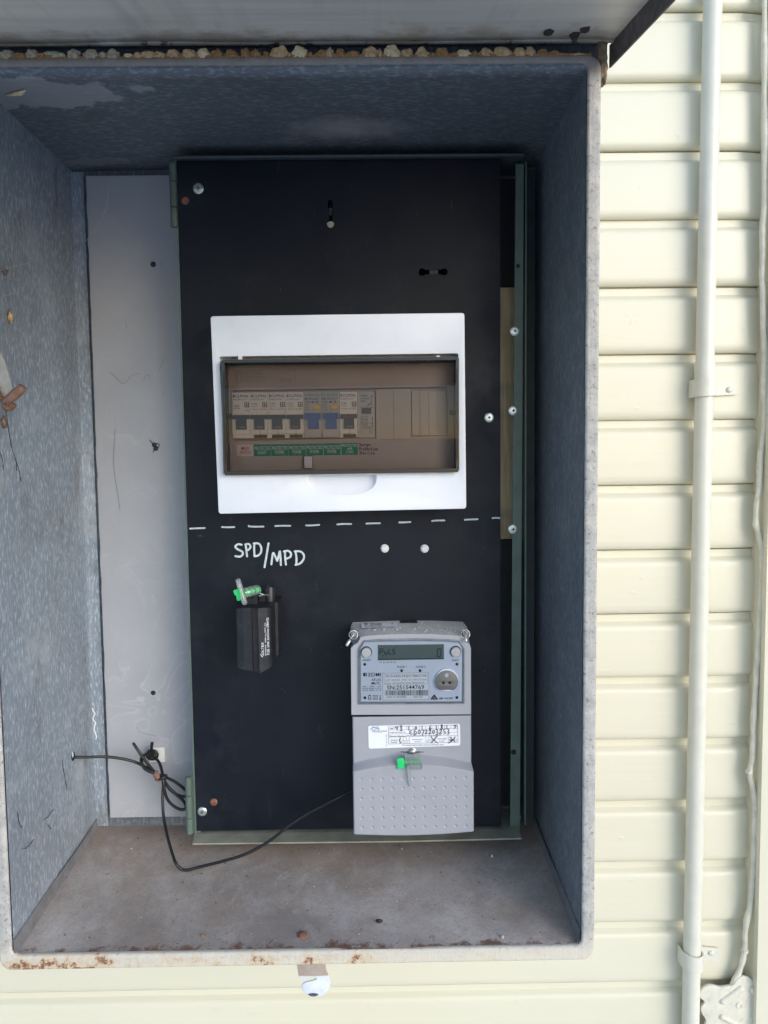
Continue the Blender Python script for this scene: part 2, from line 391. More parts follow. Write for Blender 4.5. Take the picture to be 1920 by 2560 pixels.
def m_door():
    g = G('dull_steel_door_lining')
    s1 = g.noise(1, 5, .6, sc=(3, 60, 60)); s2 = g.noise(1, 4, .6, sc=(38, 3, 3), loc=(2,2,2)); n = g.noise(24, 8, .7)
    c = g.mix(g.ramp(s1, (.35, 0.0), (.65, 1.0)), (.66,.62,.55), (.80,.765,.69))
    c = g.mix(g.ramp(s2, (.55, 0.0), (.72, .5)), c, (.50,.47,.43))
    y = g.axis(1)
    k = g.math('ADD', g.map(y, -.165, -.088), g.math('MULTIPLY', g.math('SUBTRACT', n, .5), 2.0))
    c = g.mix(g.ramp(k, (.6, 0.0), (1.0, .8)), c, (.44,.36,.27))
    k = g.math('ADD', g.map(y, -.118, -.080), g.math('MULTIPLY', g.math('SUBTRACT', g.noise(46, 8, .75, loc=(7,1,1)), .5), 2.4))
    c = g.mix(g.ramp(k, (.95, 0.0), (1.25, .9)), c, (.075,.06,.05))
    sp = g.noise(150, 2, .5, loc=(4,4,0)); c = g.mix(g.ramp(sp, (.76, 0.0), (.79, .9)), c, (.7,.7,.68))
    return g.set(col=c, metal=.1, rough=.5, normal=g.bump(s1, .1, .001)).m
M_door = m_door()
def m_black():
    g = G('black_satin_panel_paint')
    n = g.noise(16, 7, .65); s = g.noise(1, 5, .7, sc=(120, 50, 22), loc=(1,6,2))
    c = g.mix(g.ramp(n, (.4, 0.0), (.8, .5)), (.0022,.0042,.0105), (.0085,.0115,.020))
    c = g.mix(g.ramp(s, (.64, 0.0), (.80, .16)), c, (.35,.35,.36))
    c = g.mix(g.ramp(g.noise(7, 8, .75, loc=(2,9,4)), (.52, 0.0), (.78, .10)), c, (.22,.22,.24))
    sc_ = g.noise(1, 2, .5, sc=(90, 50, 260), loc=(3,3,3), dist=.8); c = g.mix(g.ramp(sc_, (.775, 0.0), (.80, .2)), c, (.3,.3,.32))
    c = g.mix(g.ramp(g.noise(260, 2, .5, loc=(5,5,9)), (.765, 0.0), (.79, .45)), c, (.30,.29,.27))
    return g.set(col=c, rough=g.ramp(n, (.3, .34), (.7, .62)), spec=.3, normal=g.bump(g.noise(900, 2), .12, .0004)).m
M_black = m_black()
def m_backing():
    g = G('pale_grey_sheet')
    n = g.noise(17, 2.5, .45, dist=.7); n2 = g.noise(7, 5, .6, loc=(3,1,2))
    t = g.math('MULTIPLY', n, 7.0); fr = g.math('FRACT', t)
    line = g.ramp(fr, (0.0, 1.0), (.05, 0.0), (.93, 0.0), (1.0, 1.0)); wide = g.ramp(fr, (.0, .35), (.4, 0.0))
    z = g.map(g.axis(2), .70, .10)
    k = g.math('MULTIPLY', g.math('MAXIMUM', line, wide), g.math('MULTIPLY', z, g.math('MULTIPLY', g.ramp(g.noise(11, 4, .6, loc=(9,3,3)), (.4, 0.0), (.62, 1.0)), .6)))
    c = g.mix(g.ramp(n2, (.3, 0.0), (.7, 1.0)), (.355,.365,.395), (.43,.44,.47))
    c = g.mix(k, c, (.58,.58,.61))
    br = g.noise(1, 7, .75, sc=(45, 9, 24), loc=(5,2,2)); c = g.mix(g.ramp(br, (.70, 0.0), (.76, .6)), c, (.27,.20,.13))
    sp = g.noise(190, 3, .6, loc=(2,8,8)); c = g.mix(g.ramp(sp, (.72, 0.0), (.76, .6)), c, (.13,.12,.11))
    return g.set(col=c, rough=.6, normal=g.bump(n2, .1, .001)).m
M_backing = m_backing()
M_white = plain('white_plastic', (.80,.82,.88), .33, var=.03, vs=25, dirt=.12, dirtcol=(.5,.48,.46))
M_esc = plain('grey_plastic_cover', (.46,.42,.39), .5, var=.03)
M_dark = plain('dark_recess_plastic', (.03,.03,.035), .6)
M_tint = glassy('smoked_window_plastic', (.81,.77,.75), .35, .05, 1.42)
M_rim = plain('smoked_window_edge', (.012,.014,.022), .15)
M_brk = plain('breaker_white_plastic', (.82,.80,.77), .45, var=.04)
M_brkg = plain('breaker_grey_plastic', (.48,.48,.50), .45, var=.04)
M_slot = plain('breaker_slot_black', (.012,.014,.03), .5)
M_tog = plain('toggle_black', (.012,.024,.10), .35)
M_togb = plain('toggle_blue', (.02,.10,.42), .35)
M_togr = plain('toggle_maroon', (.09,.03,.06), .4)
M_yel = plain('button_yellow', (.72,.50,.03), .4)
M_ink = plain('ink_black', (.012,.012,.016), .6)
M_inkg = plain('ink_grey', (.10,.10,.11), .6)
M_teal = plain('ink_teal', (.03,.25,.22), .6)
M_red = plain('ink_red', (.48,.04,.04), .6)
M_pink = plain('sticker_pale_pink', (.68,.61,.58), .5, var=.03)
M_green = plain('sticker_green', (.0,.26,.14), .45, var=.06)
M_wink = plain('lettering_white', (.78,.80,.82), .55, var=.03)
M_marker = plain('white_paint_marker', (.62,.68,.72), .6, var=.22, vs=220)
M_purple = plain('ink_purple_black', (.03,.015,.05), .5)
M_met = plain('meter_grey_plastic', (.345,.35,.385), .48, var=.035, vs=40, bump=.1, bs=900, dirt=.10)
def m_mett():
    g = G('meter_grey_dusty_skylit_plastic'); n = g.noise(50, 5); d = g.noise(90, 8, .7, loc=(3,1,7))
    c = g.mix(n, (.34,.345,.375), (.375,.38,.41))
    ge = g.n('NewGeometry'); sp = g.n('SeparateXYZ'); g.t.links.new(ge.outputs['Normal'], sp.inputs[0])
    up = g.map(sp.outputs[2], .25, .75)      # settled dust, with sky light painted in, on faces turned upwards
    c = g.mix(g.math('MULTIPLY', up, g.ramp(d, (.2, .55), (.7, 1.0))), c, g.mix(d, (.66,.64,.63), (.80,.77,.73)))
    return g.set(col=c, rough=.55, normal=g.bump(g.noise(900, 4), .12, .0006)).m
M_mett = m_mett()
M_face = plain('meter_white_face', (.70,.73,.83), .4, var=.02)
M_lens = glassy('clear_meter_lens', (.94,.96,.98), .35, .06)
M_lrim = plain('clear_lens_edge', (.22,.23,.26), .25, var=.25, vs=90)
M_lcd = plain('lcd_glass', (.125,.16,.145), .5, spec=.15, var=.06, vs=60)
M_lcdk = plain('lcd_segment', (.035,.052,.046), .6, spec=.1)
M_btn = plain('button_grey', (.36,.36,.365), .45, var=.03)
M_steel = plain('brushed_steel', (.38,.37,.36), .35, .85, var=.1)
M_disc = plain('dull_steel_disc', (.17,.165,.16), .45, .6, var=.15)
M_zinc = plain('zinc_screw', (.62,.66,.66), .28, .8, var=.2, vs=300)
M_rust = plain('rusty_steel', (.22,.10,.06), .8, var=.5, vs=300, bump=.5, bs=400)
M_hole = plain('dark_hole', (.01,.01,.012), .8)
M_paper = plain('white_sticker', (.80,.81,.84), .45, var=.02)
M_gpaint = plain('green_painted_steel', (.105,.15,.125), .45, var=.2, vs=50, dirt=.35, dirtcol=(.20,.17,.13))
M_gpdk = plain('grey_green_painted_steel', (.05,.065,.07), .55, var=.2)
M_rail = plain('worn_green_rail', (.30,.30,.24), .55, var=.3, vs=30, dirt=.8, dirtcol=(.27,.20,.15))
M_bplas = plain('black_plastic', (.012,.013,.018), .4, var=.25, vs=70, dirt=.12, dirtcol=(.2,.2,.2))
M_cable = plain('black_cable_sheath', (.012,.012,.013), .38, var=.2, vs=200)
M_seal = milky('clear_seal_plastic', (.92,.95,.95), .13)
M_sgreen = plain('green_seal_plastic', (.02,.62,.17), .4, var=.05)
M_wire = plain('seal_wire', (.62,.62,.62), .35, .7)
M_mud1 = plain('tan_mud', (.66,.46,.26), .95, var=.35, vs=250, bump=.8, bs=500)
M_mud2 = plain('brown_mud', (.42,.24,.11), .95, var=.35, vs=250, bump=.8, bs=500)
M_mud3 = plain('green_grey_mud', (.50,.46,.34), .95, var=.35, vs=250, bump=.8, bs=500)
M_mud4 = plain('pale_mud', (.84,.68,.43), .95, var=.25, vs=250, bump=.8, bs=500)
M_mud5 = plain('dark_brown_mud', (.06,.045,.04), .95, var=.4, vs=250)
M_edge = plain('dirty_door_edge', (.13,.115,.11), .7, var=.45, vs=120, bump=.5, bs=300, dirt=.6, dirtcol=(.05,.04,.04))
M_flap = plain('brown_fibre', (.40,.30,.20), .9, var=.5, vs=180, bump=.6)
M_fold = plain('dusty_folded_steel', (.22,.22,.235), .6, .2, var=.25, vs=60, dirt=.5, dirtcol=(.22,.16,.12))
M_web = plain('cobweb_silk', (.42,.42,.42), .7)
M_webd = plain('dark_web_silk', (.06,.055,.05), .8)
M_webw = plain('white_web_silk', (.8,.8,.78), .8)
M_crack = plain('faint_crack', (.17,.165,.16), .8)
M_dust = plain('dust_flakes', (.50,.46,.41), .9, var=.3, vs=400)
M_stay = plain('chipped_grey_bar', (.36,.35,.33), .6, var=.2, vs=90, dirt=.5, dirtcol=(.17,.10,.07))
M_crust = plain('rust_brown_crust', (.24,.13,.09), .6, var=.4, vs=160, bump=.4)
M_nylon = plain('white_nylon', (.75,.75,.74), .4)
M_tim = None
def m_timber():
    g = G('pine_batten')
    n = g.noise(1, 6, .6, sc=(260, 200, 14), dist=.6); z = g.noise(1, 3, .5, sc=(5, 5, 22), loc=(1,1,4))
    c = g.mix(g.ramp(n, (.35, 0.0), (.65, 1.0)), (.46,.33,.19), (.66,.52,.34))
    c = g.mix(g.ramp(z, (.55, 0.0), (.66, .75)), c, (.16,.24,.19))
    return g.set(col=c, rough=.8, normal=g.bump(n, .4, .001)).m
M_tim = m_timber()
def m_latch():
    g = G('flaking_latch_paint'); z = g.axis(2); n = g.noise(120, 7, .7)
    c = g.mix(g.ramp(n, (.35, 0.0), (.65, 1.0)), (.62,.66,.72), (.78,.80,.82))
    k = g.math('ADD', g.map(z, -.0155, -.0105), g.math('MULTIPLY', g.math('SUBTRACT', n, .5), .7))
    c = g.mix(g.ramp(k, (.4, 0.0), (.6, 1.0)), c, g.mix(n, (.30,.20,.12), (.50,.44,.40)))
    a = at(782, 2487, .635) - LB
    c = g.mix(g.ramp(g.math('ADD', g.spot(tuple(a), (.0065,.02,.0022)), g.math('MULTIPLY', g.math('SUBTRACT', n, .5), .9)), (.2, 0.0), (.3, 1.0)), c, (.08,.09,.12))
    return g.set(col=c, rough=.5, normal=g.bump(n, .4, .0008)).m
M_latch = m_latch()
M_print_lt = M_wink

# ---------------------------------------------------------------- setting: ground, house wall
gb = B(); quad(gb, (-60,-60,-1.5), (60,-60,-1.5), (60,60,-1.5), (-60,60,-1.5))
tag(obj('ground', gb, M_ground), 'concrete ground below the meter box', 'ground', kind='structure')

YW, SZ0, SDZ = .86, .41908, .0751542
hw = thing('house_wall', 'cream painted weatherboard house wall behind and to the right of the meter box', 'wall', (0, .9, -1.5))
x_end = at(1879, 1600, YW).x
prof = [(0,-.004), (-.0003,.0), (-.0085,.0005), (-.0100,.0022), (-.0115,.0046), (-.0135,.0068), (-.0160,.0076), (-.020,.0079), (-.045,.0083), (-.064,.0086), (-.0685,.0083), (-.0713,.0073), (-.0735,.0055), (-.0742,.0040), (-.0744,-.0035), (-.0752,-.0040)]
cb = B(); nx = 70; xs = [-1.6 + (x_end+1.6)*i/nx for i in range(nx+1)]
for b in range(-13, 26):
    z0 = SZ0 - SDZ*b; rnd = random.Random(b); jz = rnd.uniform(-.0005, .0005); jo = rnd.uniform(-.0004, .0004); tl = rnd.uniform(-.0006, .0006)
    rows = []
    for i, x in enumerate(xs):
        k = max(0, (x-(x_end-.006))/.006) if x > x_end-.006 else 0
        rows.append([cb.verts.new((x, YW - (o+jo+.0004*noise.noise(Vector((x*5, b*2.3, 0)))) + .004*k, z0+dz+jz+tl*x+.0003*noise.noise(Vector((x*9, b*1.7, dz*3))))) for dz, o in prof])
    for a, c in zip(rows, rows[1:]):
        for j in range(len(prof)-1): cb.faces.new((a[j], c[j], c[j+1], a[j+1]))
    e = rows[-1]; e2 = [cb.verts.new((x_end+.0015, YW+.012, v.co.z)) for v in e]
    for j in range(len(prof)-1): cb.faces.new((e[j], e2[j], e2[j+1], e[j+1]))
obj('weatherboard_cladding', cb, M_siding, hw, smooth=40)
wb = B(); box(wb, -1.6, .75, YW+.0125, YW+.10, -1.5, 1.45); obj('wall_core', wb, M_siding, hw)
xc = at(1908, 1800, .828).x
kb = B(); box(kb, xc, xc+.11, .828, .8635, -1.5, 1.45); obj('corner_board', kb, M_siding, hw, bev=.004, smooth=40)

# conduit with two saddles
def cpt(py, Y=.8375): return at(1782 - (1782-1726)*py/2560, py, Y)
p0, p1 = cpt(0), cpt(2560); dcd = (p1-p0)
con = thing('conduit', 'cream painted round conduit running down the weatherboards right of the box', 'conduit', p0 + dcd*1.9)
R_C = .0099
tb = B(); pts = [p0 - dcd*1.0 + dcd*(2.9*i/60) for i in range(61)]
tube(tb, pts, R_C, 28); tube(tb, [cpt(905), cpt(912), cpt(960), cpt(966)], lambda t: R_C+.0009 if .1 < t < .9 else R_C+.0003, 28)
obj('pipe', tb, M_conduit, con, smooth=50)
def saddle(py, tabx0, tabx1, taby0, taby1, sx, sy, h, tilt):
    c = cpt(py); bm = B(); prof = []
    yb = YW-.0106
    for a in range(-8, 189, 14): prof.append((c.x + (R_C+.0016)*math.cos(math.radians(a)), c.y - (R_C+.0016)*math.sin(math.radians(a))))
    prof = [(at(tabx1, py, yb).x, yb), (c.x+R_C+.0030, yb)] + prof[1:-1] + [(c.x-R_C-.0016, yb), (c.x-R_C-.0030, yb)]
    th = .0013; PV = [Vector(p) for p in prof]; ring = []
    for i, p in enumerate(PV):
        t = (PV[min(i+1, len(PV)-1)]-PV[max(i-1, 0)]).normalized(); nn = Vector((-t.y, t.x))
        if nn.y > 0 and i in (0, 1, len(PV)-1, len(PV)-2): nn = -nn
        elif 1 < i < len(PV)-2 and nn.dot(p-Vector((c.x, c.y))) < 0: nn = -nn
        k = 1 if i > 1 else .9
        row = []
        for d, z in ((th, h/2), (th, -h/2), (0, -h/2), (0, h/2)):
            q = p+nn*d; row.append(bm.verts.new((q.x, q.y, c.z+z*k+(p.x-c.x)*tilt)))
        ring.append(row)
    for r0, r1 in zip(ring, ring[1:]):
        for k in range(4): bm.faces.new((r0[k], r0[(k+1) % 4], r1[(k+1) % 4], r1[k]))
    bm.faces.new(ring[0]); bm.faces.new(ring[-1][::-1])
    s = obj('saddle', bm, M_conduit, con, smooth=50, bev=.0004)
    q = at(sx, sy, yb-.0015)
    b2 = B(); lathe(b2, q, [(.0034, -.001), (.0034, .0006), (.0026, .0018), (.0012, .0024)], 14)
    obj('screw', b2, M_conduit, s, smooth=40)
saddle(970, 1800, 1845, 952, 995, 1823, 974, .0195, .05)
saddle(2397, 1756, 1797, 2361, 2398, 1778, 2382, .0195, -.10)

# painted cable down the corner
pc = [(1912,-400), (1913,-100), (1910,133), (1912,350), (1906,640), (1909,818), (1911,1041), (1903,1140), (1897,1210), (1889,1300), (1897,1340), (1904,1390), (1902,1500), (1894,1620), (1888,1720), (1883,1830), (1879,1890), (1874,1930), (1884,1975), (1889,2030), (1887,2089), (1883,2160), (1878,2230), (1866,2322), (1862,2376), (1852,2419), (1836,2450), (1826,2475)]
cbl = thing('painted_cable', 'thin lumpy cream painted cable down the corner right of the conduit', 'cable', at(1826, 2475, .84))
tb = B(); P = catmull([at(x, y, .840) for x, y in pc], 7)
P = [p + Vector((.0015*noise.noise(p*28)+.0007*noise.noise(p*90), .0005*noise.noise(p*50+Vector((3,0,0))), 0)) for p in P]
tube(tb, P, lambda t: .0031+.0011*noise.noise(Vector((t*60, 1, 2))), 10); obj('cable_run', tb, M_caulk, cbl, smooth=True)
for px, py in ((1873,1928), (1862,2376), (1911,1041)):
    q = at(px, py, .840); tb = B(); tube(tb, [q+Vector((-.001,0,.0016)), q+Vector((.0,0,0)), q+Vector((.0,0,-.0018))], .0042, 10); obj('clip', tb, M_caulk, cbl, smooth=40)

# scalloped bracket at the lower right
YB2 = .836
def c5(x, y): return (1440+x/2.573, 1700+y/2.573)
ol = [(1010,1965),(1040,1925),(1080,1908),(1125,1925),(1180,1990),(1240,2060),(1340,2190),(1340,2420),(900,2420),(860,2400),(830,2350),(845,2300),(815,2260),(838,2195),(812,2150),(806,2110),(828,2075),(800,2045),(800,2010),(826,1978),(868,1965),(930,1978),(975,1972)]
brk = thing('wall_bracket', 'cream painted pressed metal plate with scalloped edge at the lower right corner', 'bracket', Vector((*[at(*c5(1060,2420), YB2).x, YB2], at(*c5(1060,2420), YB2).z)))
pb = B(); o2 = [tuple(v)[:2] for v in catmull([(*xz(*c5(*p), YB2), 0) for p in ol], 4, True)]
plate(pb, [o2], YB2, .004, .0009); obj('plate', pb, M_caulk, brk, smooth=40)
for a, b in (((935,2070),(1065,1975)), ((1125,1985),(1255,2130)), ((930,2160),(1080,2235)), ((1230,2230),(1130,2300))):
    tb = B(); A = at(*c5(*a), YB2+.0005); Bq = at(*c5(*b), YB2+.0005); tube(tb, [A+(Bq-A)*t for t in (-.04,0,.1,.5,.9,1,1.04)], lambda t: .0036 if .1 < t < .9 else .002, 12); obj('rib', tb, M_caulk, brk, smooth=True)
q = at(*c5(1052,2092), YB2); tb = B(); lathe(tb, q, [(.0042,-.001), (.0042,.0008), (.0030,.0012), (.0026,.0004)], 16); obj('rivet', tb, M_caulk, brk, smooth=40)

# ---------------------------------------------------------------- meter box shell
mb = thing('meter_box', 'open galvanised steel meter box with rusty cream front lip fixed to the wall', 'meter box', LB)
T = .0016
# back panel, sides, top
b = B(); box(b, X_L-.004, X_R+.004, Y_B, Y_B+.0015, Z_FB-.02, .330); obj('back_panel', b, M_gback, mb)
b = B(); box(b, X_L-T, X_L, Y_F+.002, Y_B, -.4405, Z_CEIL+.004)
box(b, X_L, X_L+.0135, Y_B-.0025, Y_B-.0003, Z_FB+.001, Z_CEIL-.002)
obj('side_panel', b, M_gside_lit, mb)
b = B(); box(b, X_R, X_R+T, Y_F+.002, Y_B, -.4405, Z_CEIL+.004); obj('side_panel', b, M_gside_shade, mb)
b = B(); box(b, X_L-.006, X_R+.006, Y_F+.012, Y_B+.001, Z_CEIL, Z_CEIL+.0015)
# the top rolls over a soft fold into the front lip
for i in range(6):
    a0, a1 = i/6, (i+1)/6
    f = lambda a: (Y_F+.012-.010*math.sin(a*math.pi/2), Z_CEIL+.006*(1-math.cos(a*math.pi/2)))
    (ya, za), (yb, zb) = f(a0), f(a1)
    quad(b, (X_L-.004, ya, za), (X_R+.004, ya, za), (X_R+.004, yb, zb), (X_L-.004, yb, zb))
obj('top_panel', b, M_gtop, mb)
# cover on top of the box that carries the hinge line
b = B(); box(b, X_OL+.001, X_OR-.001, Y_F+.004, YW-.009, Z_OT-.0035, Z_OT-.002); obj('roof_sheet', b, M_gback, mb)
# floor with folded-up sides and a small hump towards the lip
b = B(); nxf, nyf = 60, 26
g = [[None]*(nyf+1) for _ in range(nxf+1)]
for i in range(nxf+1):
    for j in range(nyf+1):
        u, v = i/nxf, j/nyf; x = X_L+.0028+(X_R-X_L-.0056)*u; y = Y_F+.0015+(Y_B-Y_F-.0015)*v
        z = Z_FF+(Z_FB-Z_FF)*v + .0012*noise.noise(Vector((x*9, y*9, 0))) - .001*math.sin(math.pi*u)*math.sin(math.pi*v)
        g[i][j] = b.verts.new((x, y, z))
for i in range(nxf):
    for j in range(nyf): b.faces.new((g[i][j], g[i+1][j], g[i+1][j+1], g[i][j+1]))
for i in (0, nxf):
    s = 1 if i == 0 else -1; prev = None
    up = []
    for j in range(nyf+1):
        v0 = g[i][j]; gap = .0016*math.sin(math.pi*min(1, 1.6*(1-j/nyf)))
        v1 = b.verts.new(v0.co+Vector((-s*.0012, 0, .004))); v2 = b.verts.new(v0.co+Vector((-s*.0014+s*gap, 0, .0135-.004*j/nyf)))
        v3 = b.verts.new(v2.co+Vector((-s*.0012, 0, .0002))); v4 = b.verts.new(v1.co+Vector((-s*.0012, 0, .0)))
        up.append((v0, v1, v2, v3, v4))
    for p, q in zip(up, up[1:]):
        for k in range(4): b.faces.new((p[k], q[k], q[k+1], p[k+1])).material_index = 1
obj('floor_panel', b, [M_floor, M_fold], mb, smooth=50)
# front lip: picture-frame flange with rolled edges
b = B(); plate(b, [rrect(X_OL, Z_OB, X_OR, Z_OT, .011, 7), rrect(X_L, Z_FF+.0005, X_R, Z_CEIL+.006, .006, 6)], Y_F, .0065, .0024, 3)
bmesh.ops.triangulate(b, faces=[f for f in b.faces if len(f.verts) > 4])
obj('front_lip', b, M_lip, mb, smooth=50)
b = B(); box(b, X_OL+.0005, X_OL+.002, Y_F+.003, YW-.009, Z_OB+.012, Z_OT-.012); box(b, X_OR-.002, X_OR-.0005, Y_F+.003, YW-.009, Z_OB+.012, Z_OT-.012)
box(b, X_OL+.012, X_OR-.012, Y_F+.003, YW-.009, Z_OB+.0005, Z_OB+.002)
obj('outer_casing', b, M_lip, mb)
q = hit(756, 2337, (0,0,Z_FF+.002), (0,0,1)); b = B(); lathe(b, q+Vector((0,0,-.001)), [(.0046,0), (.0044,.0018), (.003,.0030), (.001,.0034)], 18, 'Z'); obj('rivet', b, M_rust, mb, smooth=40)
# latch tongue under the lip
def c4(x, y): return (800+x/2.304, 2000+y/2.304)
def c8(x, y): return (x/2.074, 1780+y/2.074)
YL = Y_F+.001
lo = [(700+x/9.217, 2360+y/9.217) for x, y in ((380,430),(395,545),(428,750),(455,805),(560,815),(640,800),(670,775),(740,762),(800,758),(838,785),(830,815),(760,850),(640,880),(540,905),(502,965),(497,1025),(540,1100),(620,1170),(720,1218),(850,1235),(980,1195),(1090,1095),(1148,980),(1155,880),(1120,740),(1075,645),(1055,545),(1050,430))]
b = B(); plate(b, [[xz(*p, YL+.004) for p in lo]], YL+.004, .0022, .0006); obj('latch_tongue', b, M_latch, mb, smooth=40)

# raised door: sheet, turned-down edges, hinge line
yh, zh = .642, at(700, 106, .642).z
pe = at(1690, 2, .515); slope = (zh-(pe.z+.019))/(yh-.515)
X_D0, X_D1 = X_OL-.010, pe.x
yend = .02; zend = zh-slope*(yh-yend)
dr = B()
def dq(x, y, dz): return (x, y, zh-slope*(yh-y)+dz)
n = 24
rows = []
for i in range(n+1):
    y = yh-(yh-yend)*i/n
    rows.append([dr.verts.new(dq(X_D0+(X_D1-X_D0)*j/20, y, .0012*noise.noise(Vector((j*.25, i*.3, 4))))) for j in range(21)])
for a, c in zip(rows, rows[1:]):
    for j in range(20): dr.faces.new((a[j], a[j+1], c[j+1], c[j]))
rows2 = [[dr.verts.new(v.co+Vector((0, 0, .0016))) for v in r] for r in rows]
for a, c in zip(rows2, rows2[1:]):
    for j in range(20): dr.faces.new((a[j], c[j], c[j+1], a[j+1]))
lp = lambda R: [r[0] for r in R] + R[-1][1:] + [r[-1] for r in R[-2::-1]] + R[0][-2:0:-1]
A_, B_ = lp(rows), lp(rows2)
for i in range(len(A_)): dr.faces.new((A_[i], A_[(i+1) % len(A_)], B_[(i+1) % len(A_)], B_[i]))
LD = LB
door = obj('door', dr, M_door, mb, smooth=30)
door.location = (0, 0, 0)
def slab(pts, off):
    b = B(); P = [Vector(p) for p in pts]; o = Vector(off)
    v0 = [b.verts.new(p) for p in P]; v1 = [b.verts.new(p+o) for p in P]
    b.faces.new(v0); b.faces.new(v1[::-1])
    for k in range(4): b.faces.new((v0[k], v0[(k+1) % 4], v1[(k+1) % 4], v1[k]))
    return b
for x in (X_D0, X_D1):
    obj('turned_edge', slab([dq(x, yh+.012, -.0185), dq(x, yend, -.0185), dq(x, yend, .0), dq(x, yh+.012, .0)], (-.0014 if x > 0 else .0014, 0, 0)), M_edge, door)
obj('turned_edge', slab([dq(X_D0, yend, -.0185), dq(X_D1, yend, -.0185), dq(X_D1, yend, 0), dq(X_D0, yend, 0)], (0, .0014, 0)), M_edge, door)
# rear fold of the door: rolled bead, then the dark hinge strip behind it
b = B(); tube(b, [dq(X_D0+.001, yh+.001, .0012), dq(X_D1-.001, yh+.001, .0012)], .0028, 12); obj('rolled_bead', b, M_door, door, smooth=40)
b = B(); box(b, X_D0+.004, X_D1-.003, yh+.014, yh+.016, Z_OT-.002, zh+.006); box(b, X_D0+.004, X_D1-.003, yh, yh+.014, zh+.003, zh+.005); obj('hinge_strip', b, M_gback, door)
for px, py in ((1372,79), (1437,86), (1463,73)):
    q = at(px, py, .6); d = ray(px, py); k = (zh-slope*yh)/(d.z-slope*d.y); q = d*k
    b = B(); blob(b, q+Vector((0,0,-.0005)), (.0040,.0050,.0012), int(px), .5); obj('dark_scab', b, M_mud5, door, smooth=True)
q = at(1502, 165, .645)
b = B(); blob(b, q+Vector((.001,0,.004)), (.0045,.005,.019), 5, .5, 3, 2.4); obj('fibre_flap', b, M_flap, mb, smooth=True)

# mud lumps in the gap under the door
L1 = [(30,238,60,25),(90,240,44,15),(140,235,50,28),(185,240,30,15),(235,238,90,20),(320,235,50,28),(395,240,60,25),(448,238,34,16),(490,235,45,28),(560,241,36,12),(598,240,35,18),(640,236,60,22),(690,236,50,20),(750,232,50,28),(820,232,55,30),(880,232,50,32),(938,234,48,28),(1000,232,54,26),(1062,230,36,32),(1105,232,40,28),(1150,234,26,18),(1208,225,66,40),(1250,235,20,15),(1295,225,62,38),(1340,234,26,16),(1395,230,50,26),(1424,222,34,32),(1470,230,40,28),(1525,232,56,22),(1600,222,66,38),(1640,228,20,28)]
L2 = [(35,222,62,42),(98,225,50,32),(165,225,50,36),(208,230,34,18),(250,222,56,34),(298,232,34,16),(345,226,64,28),(390,228,26,22),(440,222,56,34),(515,223,70,36),(585,225,48,34),(632,225,46,36),(684,226,44,28),(735,230,50,22),(835,239,86,13)]
lumps = [(x/1.728, y/1.728, w/1.728, h/1.728) for x, y, w, h in L1] + [(960+x/1.728, y/1.728, w/1.728, h/1.728) for x, y, w, h in L2]
names = {0: ('pale tan mud lump, knobbly, packed on top of the box lip under the raised door', M_mud1), 1: ('dark brown crumbly mud lump packed on top of the box lip under the raised door', M_mud2), 2: ('greenish grey mud lump on top of the box lip near its left end', M_mud3), 3: ('whitish mud lump packed on top of the box lip under the raised door', M_mud4)}
for i, (cx, cy, w, h) in enumerate(lumps):
    kind = 2 if cx < 300 and i not in (1, 3) else (3 if i in (9, 15, 23, 31, 37) else (1 if i in (1, 3, 16, 17, 18, 19, 20, 24, 25, 27, 28, 34, 35, 36, 38, 43, 44) else 0))
    Yc = .6348 + .001*random.random()
    c = at(cx, 143-h*.16, Yc); k = Yc/1856.4/.95
    b = B(); blob(b, Vector((c.x, c.y, c.z-.0005)), (w*k*.56, .0040, h*k*.92), i, .32, 4, 2.0)
    solo('mud_lump', b, names[kind][1], names[kind][0], 'mud lump', 'mud lumps packed in the gap under the door', loc=(c.x, c.y, Z_OT-.002), smooth=60)

b = B(); N_ = 420; rows = []
for i in range(N_+1):
    x = X_OL+.012+(X_OR-X_OL-.02)*i/N_; h = .0022+.0042*max(0, noise.noise(Vector((x*40, 2, 1))))+.0020*abs(noise.noise(Vector((x*170, 5, 1))))
    y0 = Y_F+.0016+.0008*noise.noise(Vector((x*120, 8, 8)))
    rows.append([b.verts.new(p) for p in ((x, y0, Z_OT-.001), (x, y0+.0006, Z_OT+h*.7), (x, y0+.004, Z_OT+h), (x, y0+.010, Z_OT+.0004))])
for a, c in zip(rows, rows[1:]):
    for k in range(3): b.faces.new((a[k], c[k], c[k+1], a[k+1]))
tag(obj('dirt_crust', b, M_mud2), 'crumbly brown dirt lying along the box lip between the mud lumps', 'dirt', kind='stuff')

